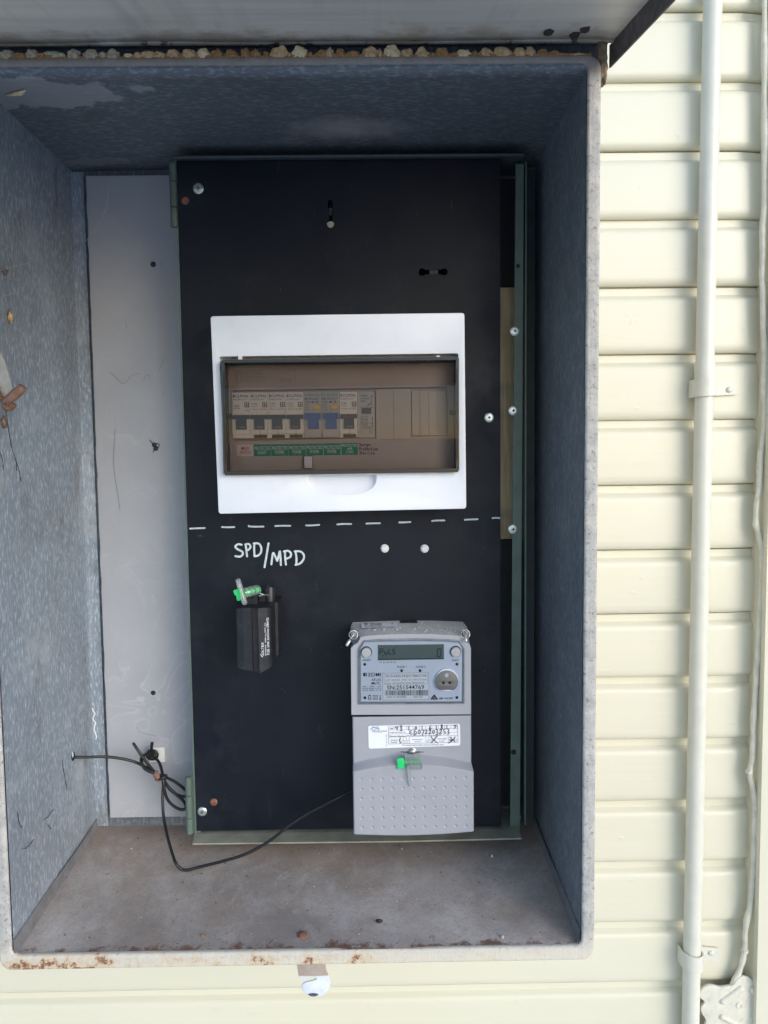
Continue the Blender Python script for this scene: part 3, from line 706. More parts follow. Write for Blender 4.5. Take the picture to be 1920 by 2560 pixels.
# ---------------------------------------------------------------- things on the back wall
YS = .822
bs = thing('backing_sheet', 'pale grey fibre cement sheet with water marks behind the left side of the black panel', 'board', at(600, 2045, YS))
x0, x1, z0, z1 = at(243, 1200, YS).x, at(1000, 1200, YS).x, at(380, 2043, YS).z, at(380, 438, YS).z
ed = [(x0+.0012*noise.noise(Vector((k*.9, 3, 1))), z0+(z1-z0)*k/60) for k in range(61)]
b = B(); plate(b, [[(x1, z0), (x1, z1)] + ed[::-1]], YS, .006, .0005); obj('sheet', b, M_backing, bs)
for px, py, r in ((383,661,6.5), (386,1112,6), (390,1121,6), (383,1732,6)):
    q = at(px, py, YS); k = r*YS/1856
    b = B(); lathe(b, q, [(k, -.001), (k, .0004), (k*.8, .0011), (k*.3, .0014)], 16); obj('nail_head', b, M_bplas, bs, smooth=40)
for pts in ([(275,930),(285,938),(297,952),(306,958),(316,955),(325,942),(336,936),(348,935)], [(359,951),(363,940),(370,938),(374,942)], [(398,923),(405,910),(412,896)], [(288,1075),(286,1105),(284,1150),(287,1190),(296,1245),(300,1275)], [(340,1818),(352,1830),(370,1836),(392,1840)], [(314,806),(318,822)], [(403,655),(403,665)]):
    b = B(); ribbon(b, pts, .00035, YS-.0006); obj('crack_line', b, M_crack, bs)
for pts in ([(385,1112),(378,1104),(374,1100)], [(392,1108),(398,1112),(396,1118)], [(384,1124),(383,1131)]):
    b = B(); ribbon(b, pts, .0009, YS-.0008); obj('dirt_thread', b, M_webd, bs)

# pine batten seen in the slot right of the panel
b = B(); box(b, at(1236, 1000, .805).x, at(1300, 1000, .805).x, .805, .823, at(1265, 1347, .805).z, at(1265, 719, .805).z)
solo('timber_batten', b, M_tim, 'rough pine batten with green smears showing in the slot right of the black panel', 'batten', loc=at(1265, 1347, .81), bev=.0005)

# ---------------------------------------------------------------- green hinged frame
YP = .775
def qx(px, py, Y): return at(px, py, Y).x
def qz(px, py, Y): return at(px, py, Y).z
PX0, PX1, PZ1, PZ0 = -.1979, .1295, .3048, -.3944
pf = thing('hinged_frame', 'green painted steel frame with barrel hinges carrying the black switchboard panel', 'frame', (-.03, .80, PZ0-.004))
b = B(); box(b, PX0-.0022, PX0-.0005, YP+.0005, Y_B-.012, PZ0-.004, PZ1+.002); obj('side_plate', b, M_gpaint, pf)
b = B(); box(b, PX0-.001, qx(1309, 390, .775), .768, Y_B-.012, PZ1+.0006, PZ1+.0022); tube(b, [(PX0-.001, .7685, PZ1+.0012), (qx(1309,390,.768), .7685, PZ1+.0012)], .0016, 8); obj('top_rail', b, M_gpdk, pf, smooth=40)
# bottom rail: a ledge that sticks out under the panel
zr = qz(800, 2088, .768)
b = B(); vs = []
xa, xb = qx(486, 2085, .775), qx(1296, 2072, .775); xa2, xb2 = qx(481, 2104, .757), qx(1304, 2090, .757)
zt, zb_ = PZ0-.0035, PZ0-.0035
for z in (zt, zt-.0016):
    vs.append([b.verts.new(p) for p in ((xa, .823, z), (xb, .823, z), (xb, .775, z), (xb2, .757, z-.0006), ((xa2+xb2)/2+.05, .7562, z-.0012), (xa2, .757, z-.0006), (xa, .775, z))])
b.faces.new(vs[0]); b.faces.new(vs[1][::-1])
for i in range(7): b.faces.new((vs[0][i], vs[0][(i+1) % 7], vs[1][(i+1) % 7], vs[1][i]))
obj('bottom_rail', b, M_rail, pf)
YR = .781
rail = [xz(1289, 409, YR), xz(1310, 409, YR), xz(1300, 2078, YR), xz(1275, 2080, YR)]
b = B(); plate(b, [rail], YR, .0016, .0004); obj('side_rail', b, M_gpaint, pf)
b = B(); box(b, qx(1309, 1000, .79), qx(1309, 1000, .79)+.0016, YR+.0018, .82, zr, PZ1); obj('side_plate', b, M_gpaint, pf)
b = B(); box(b, qx(1311, 420, .818), qx(1337, 420, .818), .818, .8205, qz(1320, 2060, .818), qz(1320, 424, .818)); obj('outer_strip', b, M_gpdk, pf)
b = B(); box(b, .02, qx(1309, 1000, .79)-.0002, .8235, .8255, zr+.002, PZ1-.002); obj('rear_void_shade', b, M_dark, pf)  # added dark sheet standing in for the shade behind the slot
def hinge(px0, px1, py0, py1, breaks):
    cx = (px0+px1)/2; r = (px1-px0)/2*YP/1856; bm = B()
    ys = [py0]+breaks+[py1]
    for a, c in zip(ys, ys[1:]):
        A = at(cx, a, YP); C_ = at(cx, c, YP); x = at(cx, (py0+py1)/2, YP).x
        lathe(bm, (x, YP, C_.z), [(r*.8, .0002), (r, .0006), (r, A.z-C_.z-.0006), (r*.8, A.z-C_.z-.0002)], 18, 'Z')
    A = at(cx, py0, YP); lathe(bm, (x, YP, A.z-.001), [(r*.6, 0), (r*.6, .0012)], 14, 'Z')
    o = obj('hinge', bm, M_gpaint, pf, smooth=40)
    b2 = B(); box(b2, x+r*.2, PX0+.004, YP+.0016, YP+.0031, at(cx, py1, YP).z, at(cx, py0, YP).z); obj('hinge_leaf', b2, M_gpaint, o)
hinge(425, 443, 409, 569, [455, 519]); hinge(464, 481, 1942, 2084, [1988, 2044])
def pan(bm, q, r, h=.0016, n=20):
    """pan head with a cross recess seen as four raised quarters"""
    lathe(bm, q, [(r, -.0006), (r, h*.45), (r*.86, h*.9), (r*.55, h*1.1), (r*.02, h*1.15)], n)
def cross(q, r, h):
    bm = B()
    for dx, dz in ((r*.55, r*.15), (r*.15, r*.55)): box(bm, q.x-dx, q.x+dx, q.y-h-.0002-(.00008 if dx > dz else 0), q.y-h+.0008, q.z-dz, q.z+dz)
    return bm
def screw(px, py, rpx, Y, mat, parent, cm=M_hole, washer=False):
    q = at(px, py, Y); r = rpx*Y/1856; bm = B()
    if washer: lathe(bm, q, [(r, -.0004), (r, .0004), (r*.92, .0007), (r*.62, .0008), (r*.6, .0012), (r*.02, .0013)], 22)
    else: pan(bm, q, r)
    o = obj('screw', bm, mat, parent, smooth=35)
    obj('cross_recess', cross(q, r*(.62 if washer else .75), .0013 if washer else .0018), cm, o)
for px, py in ((1287,828), (1283,1026.5), (1282.5,1323)): screw(px, py, 12, YR, M_zinc, pf, washer=True)
for px, py, r in ((1295,665,5), (1284,1880,7)):
    q = at(px, py, YR); b = B(); k = r*YR/1856; lathe(b, q, [(k, -.0004), (k, .0003), (k*.5, .0004)], 14); obj('rivet_hole', b, M_hole, pf)

# ---------------------------------------------------------------- black panel
sp = thing('switchboard_panel', 'tall black painted switchboard panel with white marker dashes and lettering', 'panel', (-.034, YP, PZ0))
def slot(px0, py0, px1, py1, r):
    a = at(px0, py0, YP); c = at(px1, py1, YP); k = r*YP/1856
    return a, c, k
holes = []
# keyholes: a narrow slot with a round eye at one end
def keyhole(cx, cy, vert):
    s = YP/1856; q = at(cx, cy, YP); pts = []
    if vert:   # eye at the bottom
        for k in range(15):
            a = math.radians(120+300*k/14); pts.append((q.x+9*s*math.cos(a), q.z-24*s+10*s*math.sin(a)))
        pts += [(q.x+5*s, q.z+2*s), (q.x+6*s, q.z+26*s), (q.x+3*s, q.z+33*s), (q.x-4*s, q.z+33*s), (q.x-7*s, q.z+26*s), (q.x-5*s, q.z+2*s)]
    else:
        for k in range(15):
            a = math.radians(30+300*k/14); pts.append((q.x-27*s+9*s*math.cos(a), q.z+9*s*math.sin(a)))
        pts += [(q.x-5*s, q.z-5*s), (q.x+18*s, q.z-5*s)]
        for k in range(13):
            a = math.radians(-140+280*k/12); pts.append((q.x+27*s+8*s*math.cos(a), q.z+8*s*math.sin(a)))
        pts += [(q.x+18*s, q.z+5*s), (q.x-5*s, q.z+5*s)]
    return pts
b = B(); plate(b, [[(PX0, PZ0), (PX1, PZ0), (PX1, PZ1), (PX0, PZ1)], keyhole(826, 534, True), keyhole(1083, 680, False)], YP, .0022, .0004)
obj('panel_sheet', b, M_black, sp)
b = B(); q = at(826, 534, YP); s_ = YP/1856
box(b, q.x-4*s_, q.x+4*s_, YP+.0006, YP+.0028, q.z-4*s_, q.z+14*s_); obj('slot_bridge', b, M_bplas, sp); b = B()
q = at(1083, 680, YP); box(b, q.x-9*s_, q.x+12*s_, YP+.0006, YP+.0028, q.z-6*s_, q.z+6*s_); obj('slot_bridge', b, M_bplas, sp)
b = B(); q = at(826, 563, YP); lathe(b, q+Vector((0,.0019,0)), [(.0042,0), (.0042,.0012), (.003,.0014)], 18); obj('rear_washer', b, M_rail, sp, smooth=40)
screw(496, 471.5, 13, YP, M_zinc, sp, M_inkg); screw(506, 2028.5, 12, YP, M_zinc, sp, M_inkg); screw(1223, 1044, 12, YP, M_zinc, sp, washer=True)
for px, py in ((463,502), (534.5,2005)):
    q = at(px, py, YP); b = B(); pan(b, q, 9.5*YP/1856, .001); obj('rivet', b, M_rust, sp, smooth=40)
for px, py in ((962,1371), (1061.5,1371.5)):
    q = at(px, py, YP); b = B(); lathe(b, q, [(.0044,-.0005), (.0044,.0006)], 18); lathe(b, q, [(.0037,.0004), (.0037,.0032), (.0033,.0036)], 6); obj('bolt', b, M_nylon, sp)
b = B(); YM = YP-.0004
for a, c in (((475,1321.5),(512,1320)), ((555,1317.5),(586,1317.5)), ((622,1316),(659,1316.5)), ((688,1315),(726,1314.5)), ((765,1313.5),(798,1312)), ((843,1311),(878,1310)), ((916,1309),(950,1308)), ((998,1306),(1026,1305)), ((1080,1302.5),(1111,1301)), ((1162,1299.5),(1194,1298)), ((1231,1295.5),(1249,1295))):
    m = ((a[0]*.6+c[0]*.4), (a[1]+c[1])/2+random.uniform(-.8, .8))
    b = B(); ribbon(b, [a, m, c], .00175, YM, 3)
    if a[0] == 622: ribbon(b, [(621,1313.5),(628,1317),(640,1317.5)], .0012, YM-.00003, 2)
    obj('marker_dash', b, M_marker, sp)
def c6(x, y): return (440+x/3.606, 1280+y/3.606)
b = B()
for st in ([(592,295),(560,290),(535,312),(555,335),(598,358),(600,385),(575,402),(535,397)],
           [(628,290),(634,340),(641,400)], [(625,292),(655,288),(672,310),(660,335),(636,350)],
           [(706,282),(705,330),(708,398)], [(700,284),(745,285),(768,320),(765,365),(740,392),(708,399)],
           [(834,282),(820,370),(798,498)],
           [(860,472),(874,372),(892,395),(912,440)], [(912,440),(926,395),(936,352),(942,410),(946,478)],
           [(983,352),(984,410),(991,474)], [(972,356),(1010,350),(1036,372),(1030,405),(995,420)],
           [(1076,352),(1086,410),(1085,472)], [(1070,355),(1120,355),(1152,385),(1150,425),(1120,462),(1078,476)]):
    ribbon(b, [c6(*p) for p in st], .0021, YM, 5)
obj('marker_lettering', b, M_marker, sp)

# ---------------------------------------------------------------- breaker enclosure
YE = .725
def c9(x, y): return (500+x/2.370, 760+y/2.370)
en = thing('breaker_enclosure', 'white plastic breaker enclosure with smoked hinged window on the upper half of the black panel', 'enclosure', at(850, 1280, .75))
outer = [xz(*c9(*p), YE) for p in ((62,72), (1567,52), (1578,1213), (110,1243))]
def roundq(P, r, n=4):
    out = []
    for i in range(len(P)):
        a, b_, c = Vector(P[i-1]), Vector(P[i]), Vector(P[(i+1) % len(P)])
        u = (a-b_).normalized(); w = (c-b_).normalized()
        for k in range(n+1):
            t = k/n; out.append(tuple((b_+u*r)*(1-t)**2 + b_*2*t*(1-t) + (b_+w*r)*t*t))
    return out
win = [xz(*c9(*p), YE) for p in ((115,312), (1530,293), (1533,984), (150,1007))]
ga, gc = xz(*c9(636,1006), YE), xz(*c9(1046,1000), YE)
gcx, gw = (ga[0]+gc[0])/2, (gc[0]-ga[0])/2; gz = (ga[1]+gc[1])/2 - .0022; gh = gz - xz(*c9(840,1131), YE)[1]
arc = [(gcx - gw*math.copysign(abs(math.cos(math.pi*k/28))**.8, math.cos(math.pi*k/28)), gz - gh*(math.sin(math.pi*k/28))**.72) for k in range(29)]
b = B(); plate(b, [roundq(outer, .003), roundq(win, .0015), arc], YE, .0045, .0005)
# side walls back to the panel
O = roundq(outer, .003); n = len(O)
cx = sum(p[0] for p in O)/n; cz = sum(p[1] for p in O)/n
def sh(p, k): return (cx+(p[0]-cx)*k, cz+(p[1]-cz)*k)
for i in range(n):
    a, c = O[i], O[(i+1) % n]; a2, c2 = sh(a, .995), sh(c, .995)
    quad(b, (a[0]-0, YE+.0035, a[1]), (c[0], YE+.0035, c[1]), (c2[0], YP-.0003, c2[1]), (a2[0], YP-.0003, a2[1]))
obj('surround', b, M_white, en, smooth=40)
# finger scoop
b = B(); depth = .0065
for j in range(8):
    t0, t1 = j/8, (j+1)/8
    for k in range(28):
        def P(t, k):   # t=0 on the rim, 1 at the deep top edge
            x, z = arc[k]; top = (gcx+(x-gcx)*.86, gz)
            return Vector((x+(top[0]-x)*t, YE+.0012+depth*math.sin(t*math.pi/2)**1.0, z+(top[1]-z)*t))
        b.faces.new([b.verts.new(v) for v in (P(t0,k), P(t0,k+1), P(t1,k+1), P(t1,k))])
bmesh.ops.remove_doubles(b, verts=b.verts, dist=1e-6); bmesh.ops.dissolve_degenerate(b, edges=b.edges, dist=1e-7)
for x in (640, 1042):
    pass
obj('finger_scoop', b, M_white, en, smooth=True)
# grey escutcheon inside
YC = .738
hole = [xz(*c9(*p), YC) for p in ((192,512), (1040,502), (1040,798), (205,815))]
strip_hole = [xz(*c9(*p), YC) for p in ((1040.5,502), (1466,490), (1468,780), (1040.5,796))]
b = B(); plate(b, [[xz(*c9(*p), YC) for p in ((95,290), (1550,270), (1550,1010), (120,1030))], hole[:1]+[strip_hole[1], strip_hole[2]]+hole[3:]], YC, .003, .0006)
esc = obj('escutcheon', b, M_esc, en, smooth=40)
b = B(); W0 = [xz(*c9(*p), YC+.006) for p in ((170,470), (1490,455), (1490,830), (180,840))]; plate(b, [W0], YC+.0065, .002); obj('recess_floor', b, M_esc, esc)
# walls of the window well, lit front edge to escutcheon
b = B(); Wn = roundq(win, .0015); n = len(Wn)
for i in range(n):
    a, c = Wn[i], Wn[(i+1) % n]
    quad(b, (a[0], YE+.004, a[1]), (c[0], YE+.004, c[1]), (c[0], YC+.0002, c[1]), (a[0], YC+.0002, a[1]))
obj('window_well', b, M_white, en, smooth=40)
b = B(); bmz = 0
for x0_, x1_ in ((1043,1147), (1149,1251)): pbox(b, c9(x0_,0)[0], c9(0,505 if x0_ < 1100 else 503)[1], c9(x1_,0)[0], c9(0,803)[1], YC-.0012, .006)
obj('blank_cover', b, M_esc, esc, bev=.0004)
for x0_ in (1256, 1304, 1357, 1409):
    b = B(); pbox(b, c9(x0_,0)[0], c9(0,518)[1], c9(x0_+(46 if x0_ < 1300 else 51),0)[0], c9(0,779)[1], YC+.0018, .004); obj('pole_blank', b, M_esc, esc, bev=.0006)
for x_, y_ in ((175,665), (1492,645)):
    q = at(*c9(x_, y_), YC); b = B(); pan(b, q, .0026, .0012); obj('screw', b, M_togb if False else M_slot, esc, smooth=40)
b = B()
text(b, 'BETTER', (*c9(262,402), *c9(366,420)), YC-.0005); text(b, 'ELECTRICAL', (*c9(262,425), *c9(396,443)), YC-.0005); text(b, 'PRODUCTS', (*c9(262,447), *c9(392,466)), YC-.0005)
text(b, 'IP40', (*c9(472,440), *c9(542,467)), YC-.0005)
for dx in (0, 7, 14): ribbon(b, [c9(212+dx,402), c9(212+dx,462), c9(228+dx,467), c9(246,466-dx*.5), c9(254-dx*.5,448), c9(244-dx*.4,433), c9(252-dx*.4,418), c9(243,400+dx*.5), c9(212+dx,400+dx*.4)], .0006, YC-.0005, 3)
for p in ([(190,392),(562,388)], [(562,388),(566,468)]): ribbon(b, [c9(*q_) for q_ in p], .0005, YC-.0004, 0)
obj('embossed_lettering', b, plain('grey_plastic_emboss', (.35,.32,.295), .5), esc)
# circuit labels
def cA(x, y): return (540+x/3.95, 880+y/3.95)
labs = [(205,370,913,1028,'MAIN|SWITCH'), (373,541,913,1028,'PROTECTED|LIGHT'), (546,714,911,1026,'PROTECTED|POWER'), (718,884,909,1024,'PROTECTED|POWER'), (891,1056,905,1021,'PROTECTED|POWER'), (1063,1228,902,1019,'PROTECTED|POWER'), (1240,1400,898,1015,'PROTECTED|AIR|COND')]
for i, (x0_, x1_, y0_, y1_, s) in enumerate(labs):
    b = B(); pbox(b, *cA(x0_, y0_), *cA(x1_, y1_), YC-.0003, .0002)
    o = obj('circuit_label', b, M_pink if i == 0 else M_green, esc)
    o['label'] = 'circuit label reading ' + s.replace('|', ' ')
    L = s.split('|'); b = B(); h = 36; gap = 42; y = (y0_+y1_)/2 - gap*len(L)/2 + 4
    for k, w in enumerate(L):
        ww = min(152, len(w)*17+4); xm = (x0_+x1_)/2; xm += 0
        yy = y + gap*k if len(L) == 2 else y0_+12+32*k; hh = 34 if len(L) == 2 else 26
        text(b, w, (*cA(xm-ww/2, yy), *cA(xm+ww/2, yy+hh)), YC-.0005, fat=.004 if i == 0 else 0)
    obj('lettering', b, M_red if i == 0 else M_wink, o)
b = B(); hand(b, 'Surge', (*cA(1412,898), *cA(1526,928)), YC-.0004, .00055); hand(b, 'Protection', (*cA(1412,940), *cA(1600,972)), YC-.0004, .00055); hand(b, 'Device', (*cA(1418,982), *cA(1570,1010)), YC-.0004, .00055)
obj('handwriting', b, M_purple, esc)
# smoked window
YWN = .7165
wq = [c9(132,338), c9(1526,320), c9(1528,985), c9(148,1004)]
WQ = [xz(*p, YWN) for p in wq]
wd = B(); nu, nv = 18, 10; rows = []
for i in range(nu+1):
    r = []
    for j in range(nv+1):
        u, v = i/nu, j/nv
        x = (WQ[0][0]*(1-u)+WQ[1][0]*u)*(1-v)+(WQ[3][0]*(1-u)+WQ[2][0]*u)*v; z = (WQ[0][1]*(1-u)+WQ[1][1]*u)*(1-v)+(WQ[3][1]*(1-u)+WQ[2][1]*u)*v
        bulge = .0035*(1-(2*v-1)**4)+.001*(1-(2*u-1)**6)
        r.append(wd.verts.new((x, YWN+.0035-bulge, z)))
    rows.append(r)
for a, c in zip(rows, rows[1:]):
    for j in range(nv): wd.faces.new((a[j], c[j], c[j+1], a[j+1]))
rows2 = [[wd.verts.new(v.co+Vector((0, .0016, 0))) for v in r] for r in rows]
for a, c in zip(rows2, rows2[1:]):
    for j in range(nv): wd.faces.new((a[j], a[j+1], c[j+1], c[j]))
A_, B_ = lp(rows), lp(rows2)
for i in range(len(A_)): wd.faces.new((A_[i], A_[(i+1) % len(A_)], B_[(i+1) % len(A_)], B_[i]))
wo = obj('window', wd, M_tint, en, smooth=50)
def rimbar(a, c, w, y0, y1):
    bm = B(); a = Vector(a); c = Vector(c); t = (c-a).normalized(); nrm = Vector((-t.y, t.x))*w/2
    vs = [[bm.verts.new((p.x+s*nrm.x, y, p.y+s*nrm.y)) for p, s in ((a,1),(c,1),(c,-1),(a,-1))] for y in (y0, y1)]
    bm.faces.new(vs[0]); bm.faces.new(vs[1][::-1])
    for k in range(4): bm.faces.new((vs[0][k], vs[0][(k+1) % 4], vs[1][(k+1) % 4], vs[1][k]))
    return bm
def trims():
    m = B()
    for a, c, w, dy in ((WQ[0],WQ[1],.0022,0), (WQ[3],WQ[2],.0030,0), (WQ[0],WQ[3],.0028,.0004), (WQ[1],WQ[2],.0022,.0004)):
        t = rimbar(a, c, w, YWN+.0012+dy, YC-.0012-dy); me = bpy.data.meshes.new('tmp'); t.to_mesh(me); t.free(); m.from_mesh(me); bpy.data.meshes.remove(me)
    return m
obj('window_rim', trims(), M_rim, wo, bev=.0004)
b = B(); pbox(b, *c9(618,903), *c9(664,972), YC-.006, .005); obj('latch_catch', b, M_white, wo, bev=.0012, smooth=40)
b = B(); pbox(b, *c9(612,898), *c9(668,978), YC-.0008, .0005); obj('catch_pocket', b, M_inkg, esc)
for x_ in (240, 1410):
    q = at(*c9(x_, 324), YE+.002); b = B(); box(b, q.x-.0016, q.x+.0016, YE-.001, YE+.006, q.z-.0014, q.z+.0026); obj('hinge_peg', b, M_white, wo, bev=.0005)

# breakers
YK = .7345
BW = 44.6*YK/1856; BH = at(700, 982, YK).z - at(700, 1096, YK).z
def fz(y): return (855-y)/450*BH
def bx2(bm, x0, x1, y0, y1, ya, yb): return box(bm, x0*BW, x1*BW, ya, yb, fz(y1), fz(y0))
def ltext(bm, s, x0, x1, y0, y1, y, **k):
    """lettering in a breaker's own frame, x in widths and y in photo rows"""
    cu = bpy.data.curves.new('tmp', 'FONT'); cu.body = s; cu.shear = k.get('shear', 0); cu.offset = min(k.get('fat', 0), .009); cu.resolution_u = 2
    tb = B(); curve_bm(cu, tb, Matrix()); bpy.data.curves.remove(cu)
    xs = [v.co.x for v in tb.verts]; ys = [v.co.y for v in tb.verts]
    for v in tb.verts:
        u = (v.co.x-min(xs))/(max(xs)-min(xs)); w = (v.co.y-min(ys))/(max(ys)-min(ys)) if False else 0
    a0, a1, b0, b1 = min(xs), max(xs), min(ys), max(ys)
    for v in tb.verts: v.co = ((x0+(x1-x0)*(v.co.x-a0)/(a1-a0))*BW, y, fz(y1)+(fz(y0)-fz(y1))*(v.co.y-b0)/(b1-b0))
    me = bpy.data.meshes.new('tmp'); tb.to_mesh(me); tb.free(); bm.from_mesh(me); bpy.data.meshes.remove(me)
def house_icon(bm, x0, x1, y0, y1, y):
    for a in ((x0, x1, y0, y0+(y1-y0)*.14), (x0, x1, y1-(y1-y0)*.14, y1)): box(bm, a[0]*BW, a[1]*BW, y, y+.0001, fz(a[3]), fz(a[2]))
    for a in ((x0, x0+.045), (x1-.045, x1)): box(bm, a[0]*BW, a[1]*BW, y-.00002, y+.0001, fz(y1), fz(y0))
    m = (x0+x1)/2; f = bm.faces.new([bm.verts.new(p) for p in (((x0+.07)*BW, y-.0001, fz(y0+(y1-y0)*.55)), (m*BW, y-.0001, fz(y0+(y1-y0)*.22)), ((x1-.07)*BW, y-.0001, fz(y0+(y1-y0)*.55)))])
    box(bm, (x0+.09)*BW, (x1-.09)*BW, y-.00015, y+.0001, fz(y1-(y1-y0)*.24), fz(y0+(y1-y0)*.5))
def shell(mat, parent, main=False, fusion=False):
    bm = B(); g = .012
    bx2(bm, g, 1-g, 405, 855, 0, .028)                       # foot
    bx2(bm, g, 1-g, 596 if not main else 600, 812, -.0026, .001)      # raised nose
    return obj('body', bm, mat, parent, bev=.0004)
def clipsal(i, code, rating, small, main=False, tog=None):
    k = at(582.6+44.6*i, 1096-i*.35, YK)
    r = thing('circuit_breaker', blabs[i], 'circuit breaker', k, 'circuit breakers in a row behind the smoked window')
    r.location = (0, 0, 0)
    body = shell(M_brk, r, main)
    b = B(); bx2(b, .05, .97, 628, 668, -.0058, -.001); bx2(b, .24, .80, 668, 770, -.0050, -.001); t = obj('toggle', b, tog or M_tog, r, bev=.0006, smooth=40)
    b = B(); ltext(b, 'I.ON', .34, .70, 740, 758, -.0052); obj('lettering', b, M_inkg if False else M_brkg, t)
    b = B(); bx2(b, .18, .90, 822, 853, -.0006, .004)
    if not main: bx2(b, .54, .56, 776, 822, -.0027, .001); obj('terminal_slot', b, M_slot, r)
    else: b.free()
    b = B()
    for q in (0, .055): bx2(b, .06+q, .095+q, 424, 452, -.0002, .001)
    ltext(b, 'CLIPSAL', .19, .93, 424, 452, -.0002, shear=.2, fat=.03)
    ltext(b, code, .08, .76, 466, 480, -.0002); ltext(b, rating, .09, .38, 506 if not main else 524, 526 if not main else 546, -.0002, fat=.015)
    ltext(b, '4500 3' if not main else '4500', .09, .42, 536 if not main else 552, 548 if not main else 566, -.0002)
    if not main: ltext(b, small, .10, .92, 562, 576, -.0002)
    else: ltext(b, small, .72, .93, 574, 588, -.0002)
    house_icon(b, .68, .93, 502, 550, -.0002)
    obj('print', b, M_ink, r)
    r.location = k
    return r
blabs = ['white main switch breaker, first in the row, with a full width lower cover', 'white breaker rated C10 with black toggle, above the PROTECTED LIGHT label', 'white breaker rated C20 with black toggle, third in the row from the main switch', 'white breaker rated C16 with black toggle, beside the first blue toggle breaker', 'grey breaker with blue toggle and yellow button, left one of the two blue', 'grey breaker with blue toggle and yellow button, right one of the two blue', 'white breaker rated C32 with maroon topped toggle, above the PROTECTED AIR COND label']
clipsal(0, 'MCB4-163', 'C63', 'MCB', True)
for i, c, ra in ((1, 'RCBE210/30S', 'C10'), (2, 'RCBE220/30S', 'C20'), (3, 'RCBE216/30S', 'C16')): clipsal(i, c, ra, '30mA  RCBO')
cb6 = clipsal(6, 'RCBE232/30S', 'C32', '30mA  RCBO')
b = B(); bx2(b, .05, .97, 626, 668, -.0062, -.0035); b.transform(Matrix.Translation(wloc(cb6))); obj('toggle_cap', b, M_togr, [c for c in cb6.children if c.name.startswith('toggle')][0], bev=.0005)
k = at(582.6+44.6*4, 1095, YK)
fr = thing('circuit_breaker', blabs[4], 'circuit breaker', (0,0,0), 'circuit breakers in a row behind the smoked window')
shell(M_brkg, fr)
b = B(); bx2(b, .08, .92, 612, 672, -.0058, -.001); bx2(b, .24, .82, 672, 768, -.0050, -.001); obj('toggle', b, M_togb, fr, bev=.0006, smooth=40)
b = B(); bm_ = b; t = []
for q in range(20):
    a = 2*math.pi*q/20; t.append((.73+.19*math.copysign(abs(math.cos(a))**.6, math.cos(a)), 557+22*math.copysign(abs(math.sin(a))**.7, math.sin(a))))
f0 = [b.verts.new((x*BW, -.0022, fz(y))) for x, y in t]; f1 = [b.verts.new((x*BW, .001, fz(y))) for x, y in t]; b.faces.new(f0)
for q in range(20): b.faces.new((f0[q], f0[(q+1) % 20], f1[(q+1) % 20], f1[q]))
obj('test_button', b, M_yel, fr, smooth=40)
b = B(); bx2(b, .06, .95, 785, 845, -.003, .002); obj('terminal_cover', b, M_brkg, fr, bev=.0004)
b = B(); ltext(b, 'FUSION', .07, .86, 420, 442, -.0002, fat=.03); obj('brand_print', b, M_teal, fr)
b = B(); ltext(b, 'MRCBO320CT', .06, .86, 459, 478, -.0002, fat=.02); ltext(b, 'C20', .07, .34, 490, 512, -.0002, fat=.02); ltext(b, '240V~', .06, .32, 520, 534, -.0002); ltext(b, '30mA', .06, .30, 544, 558, -.0002); ltext(b, '3000A', .06, .34, 568, 580, -.0002); ltext(b, 'AS/NZS 61009.1', .06, .62, 588, 598, -.0002)
bx2(b, .42, .58, 494, 508, -.0002, .001); ltext(b, 'A', .66, .84, 486, 514, -.0002, fat=.03)
obj('print', b, M_ink, fr)
fr.location = k
dup(fr, at(582.6+44.6*5, 1094.5, YK), blabs[5])
k = at(582.6+44.6*7, 1094, YK)
sd = thing('surge_diverter', 'grey surge diverter module with small window, last device before the blank covers', 'surge diverter', (0,0,0))
b = B(); bx2(b, .012, .96, 405, 855, -.0004, .028); obj('body', b, M_brkg, sd, bev=.0005)
b = B(); bx2(b, .22, .76, 562, 622, -.0008, .001); obj('indicator_window', b, M_inkg, sd, bev=.0002)
b = B(); y_ = -.0006
ltext(b, 'CLIPSAL', .16, .56, 432, 450, y_, fat=.03); ltext(b, 'CAT/1040/SD', .16, .68, 464, 478, y_, fat=.02); ltext(b, '230V~', .16, .52, 488, 502, y_, fat=.02)
ltext(b, 'No. 40kA', .16, .66, 548, 558, y_); ltext(b, 'OFF  RED', .16, .62, 642, 654, y_); ltext(b, 'REPLACE', .16, .58, 662, 676, y_, fat=.02); ltext(b, 'PLUG-IN', .16, .56, 680, 694, y_, fat=.02); ltext(b, 'MODULE', .16, .56, 698, 711, y_, fat=.02)
ltext(b, 'SURGE', .16, .56, 722, 738, y_, fat=.02); ltext(b, 'DIVERTER', .16, .74, 746, 760, y_, fat=.02)
for y0_ in (714, 766): bx2(b, .14, .86, y0_, y0_+2.5, y_, .001)
bx2(b, .79, .81, 452, 545, y_, .001); bx2(b, .81, .83, 650, 760, y_, .001)
for yy, xx in ((448,.80), (560,.80), (668,.82), (712,.82), (742,.82)): bx2(b, xx-.035, xx+.035, yy-5, yy+5, y_-.0001, .001)
for yy in (776, 792, 808):
    ltext(b, 'In', .18, .28, yy, yy+9, y_); ltext(b, '20kA', .62, .84, yy, yy+9, y_)
ltext(b, '/', .52, .80, 512, 542, y_)
obj('print', b, M_ink, sd)
sd.location = k

# ---------------------------------------------------------------- electricity meter
def cM(x, y): return (840+x/3.687, 1520+y/3.687)
YT, YU, YLo = .712, .7125, .7015          # main face, upper cover face, bulged lower cover face
mt = thing('electricity_meter', 'grey plastic electricity meter with grey display and dimpled terminal cover low on the black panel', 'electricity meter', at(1030, 2080, .74))
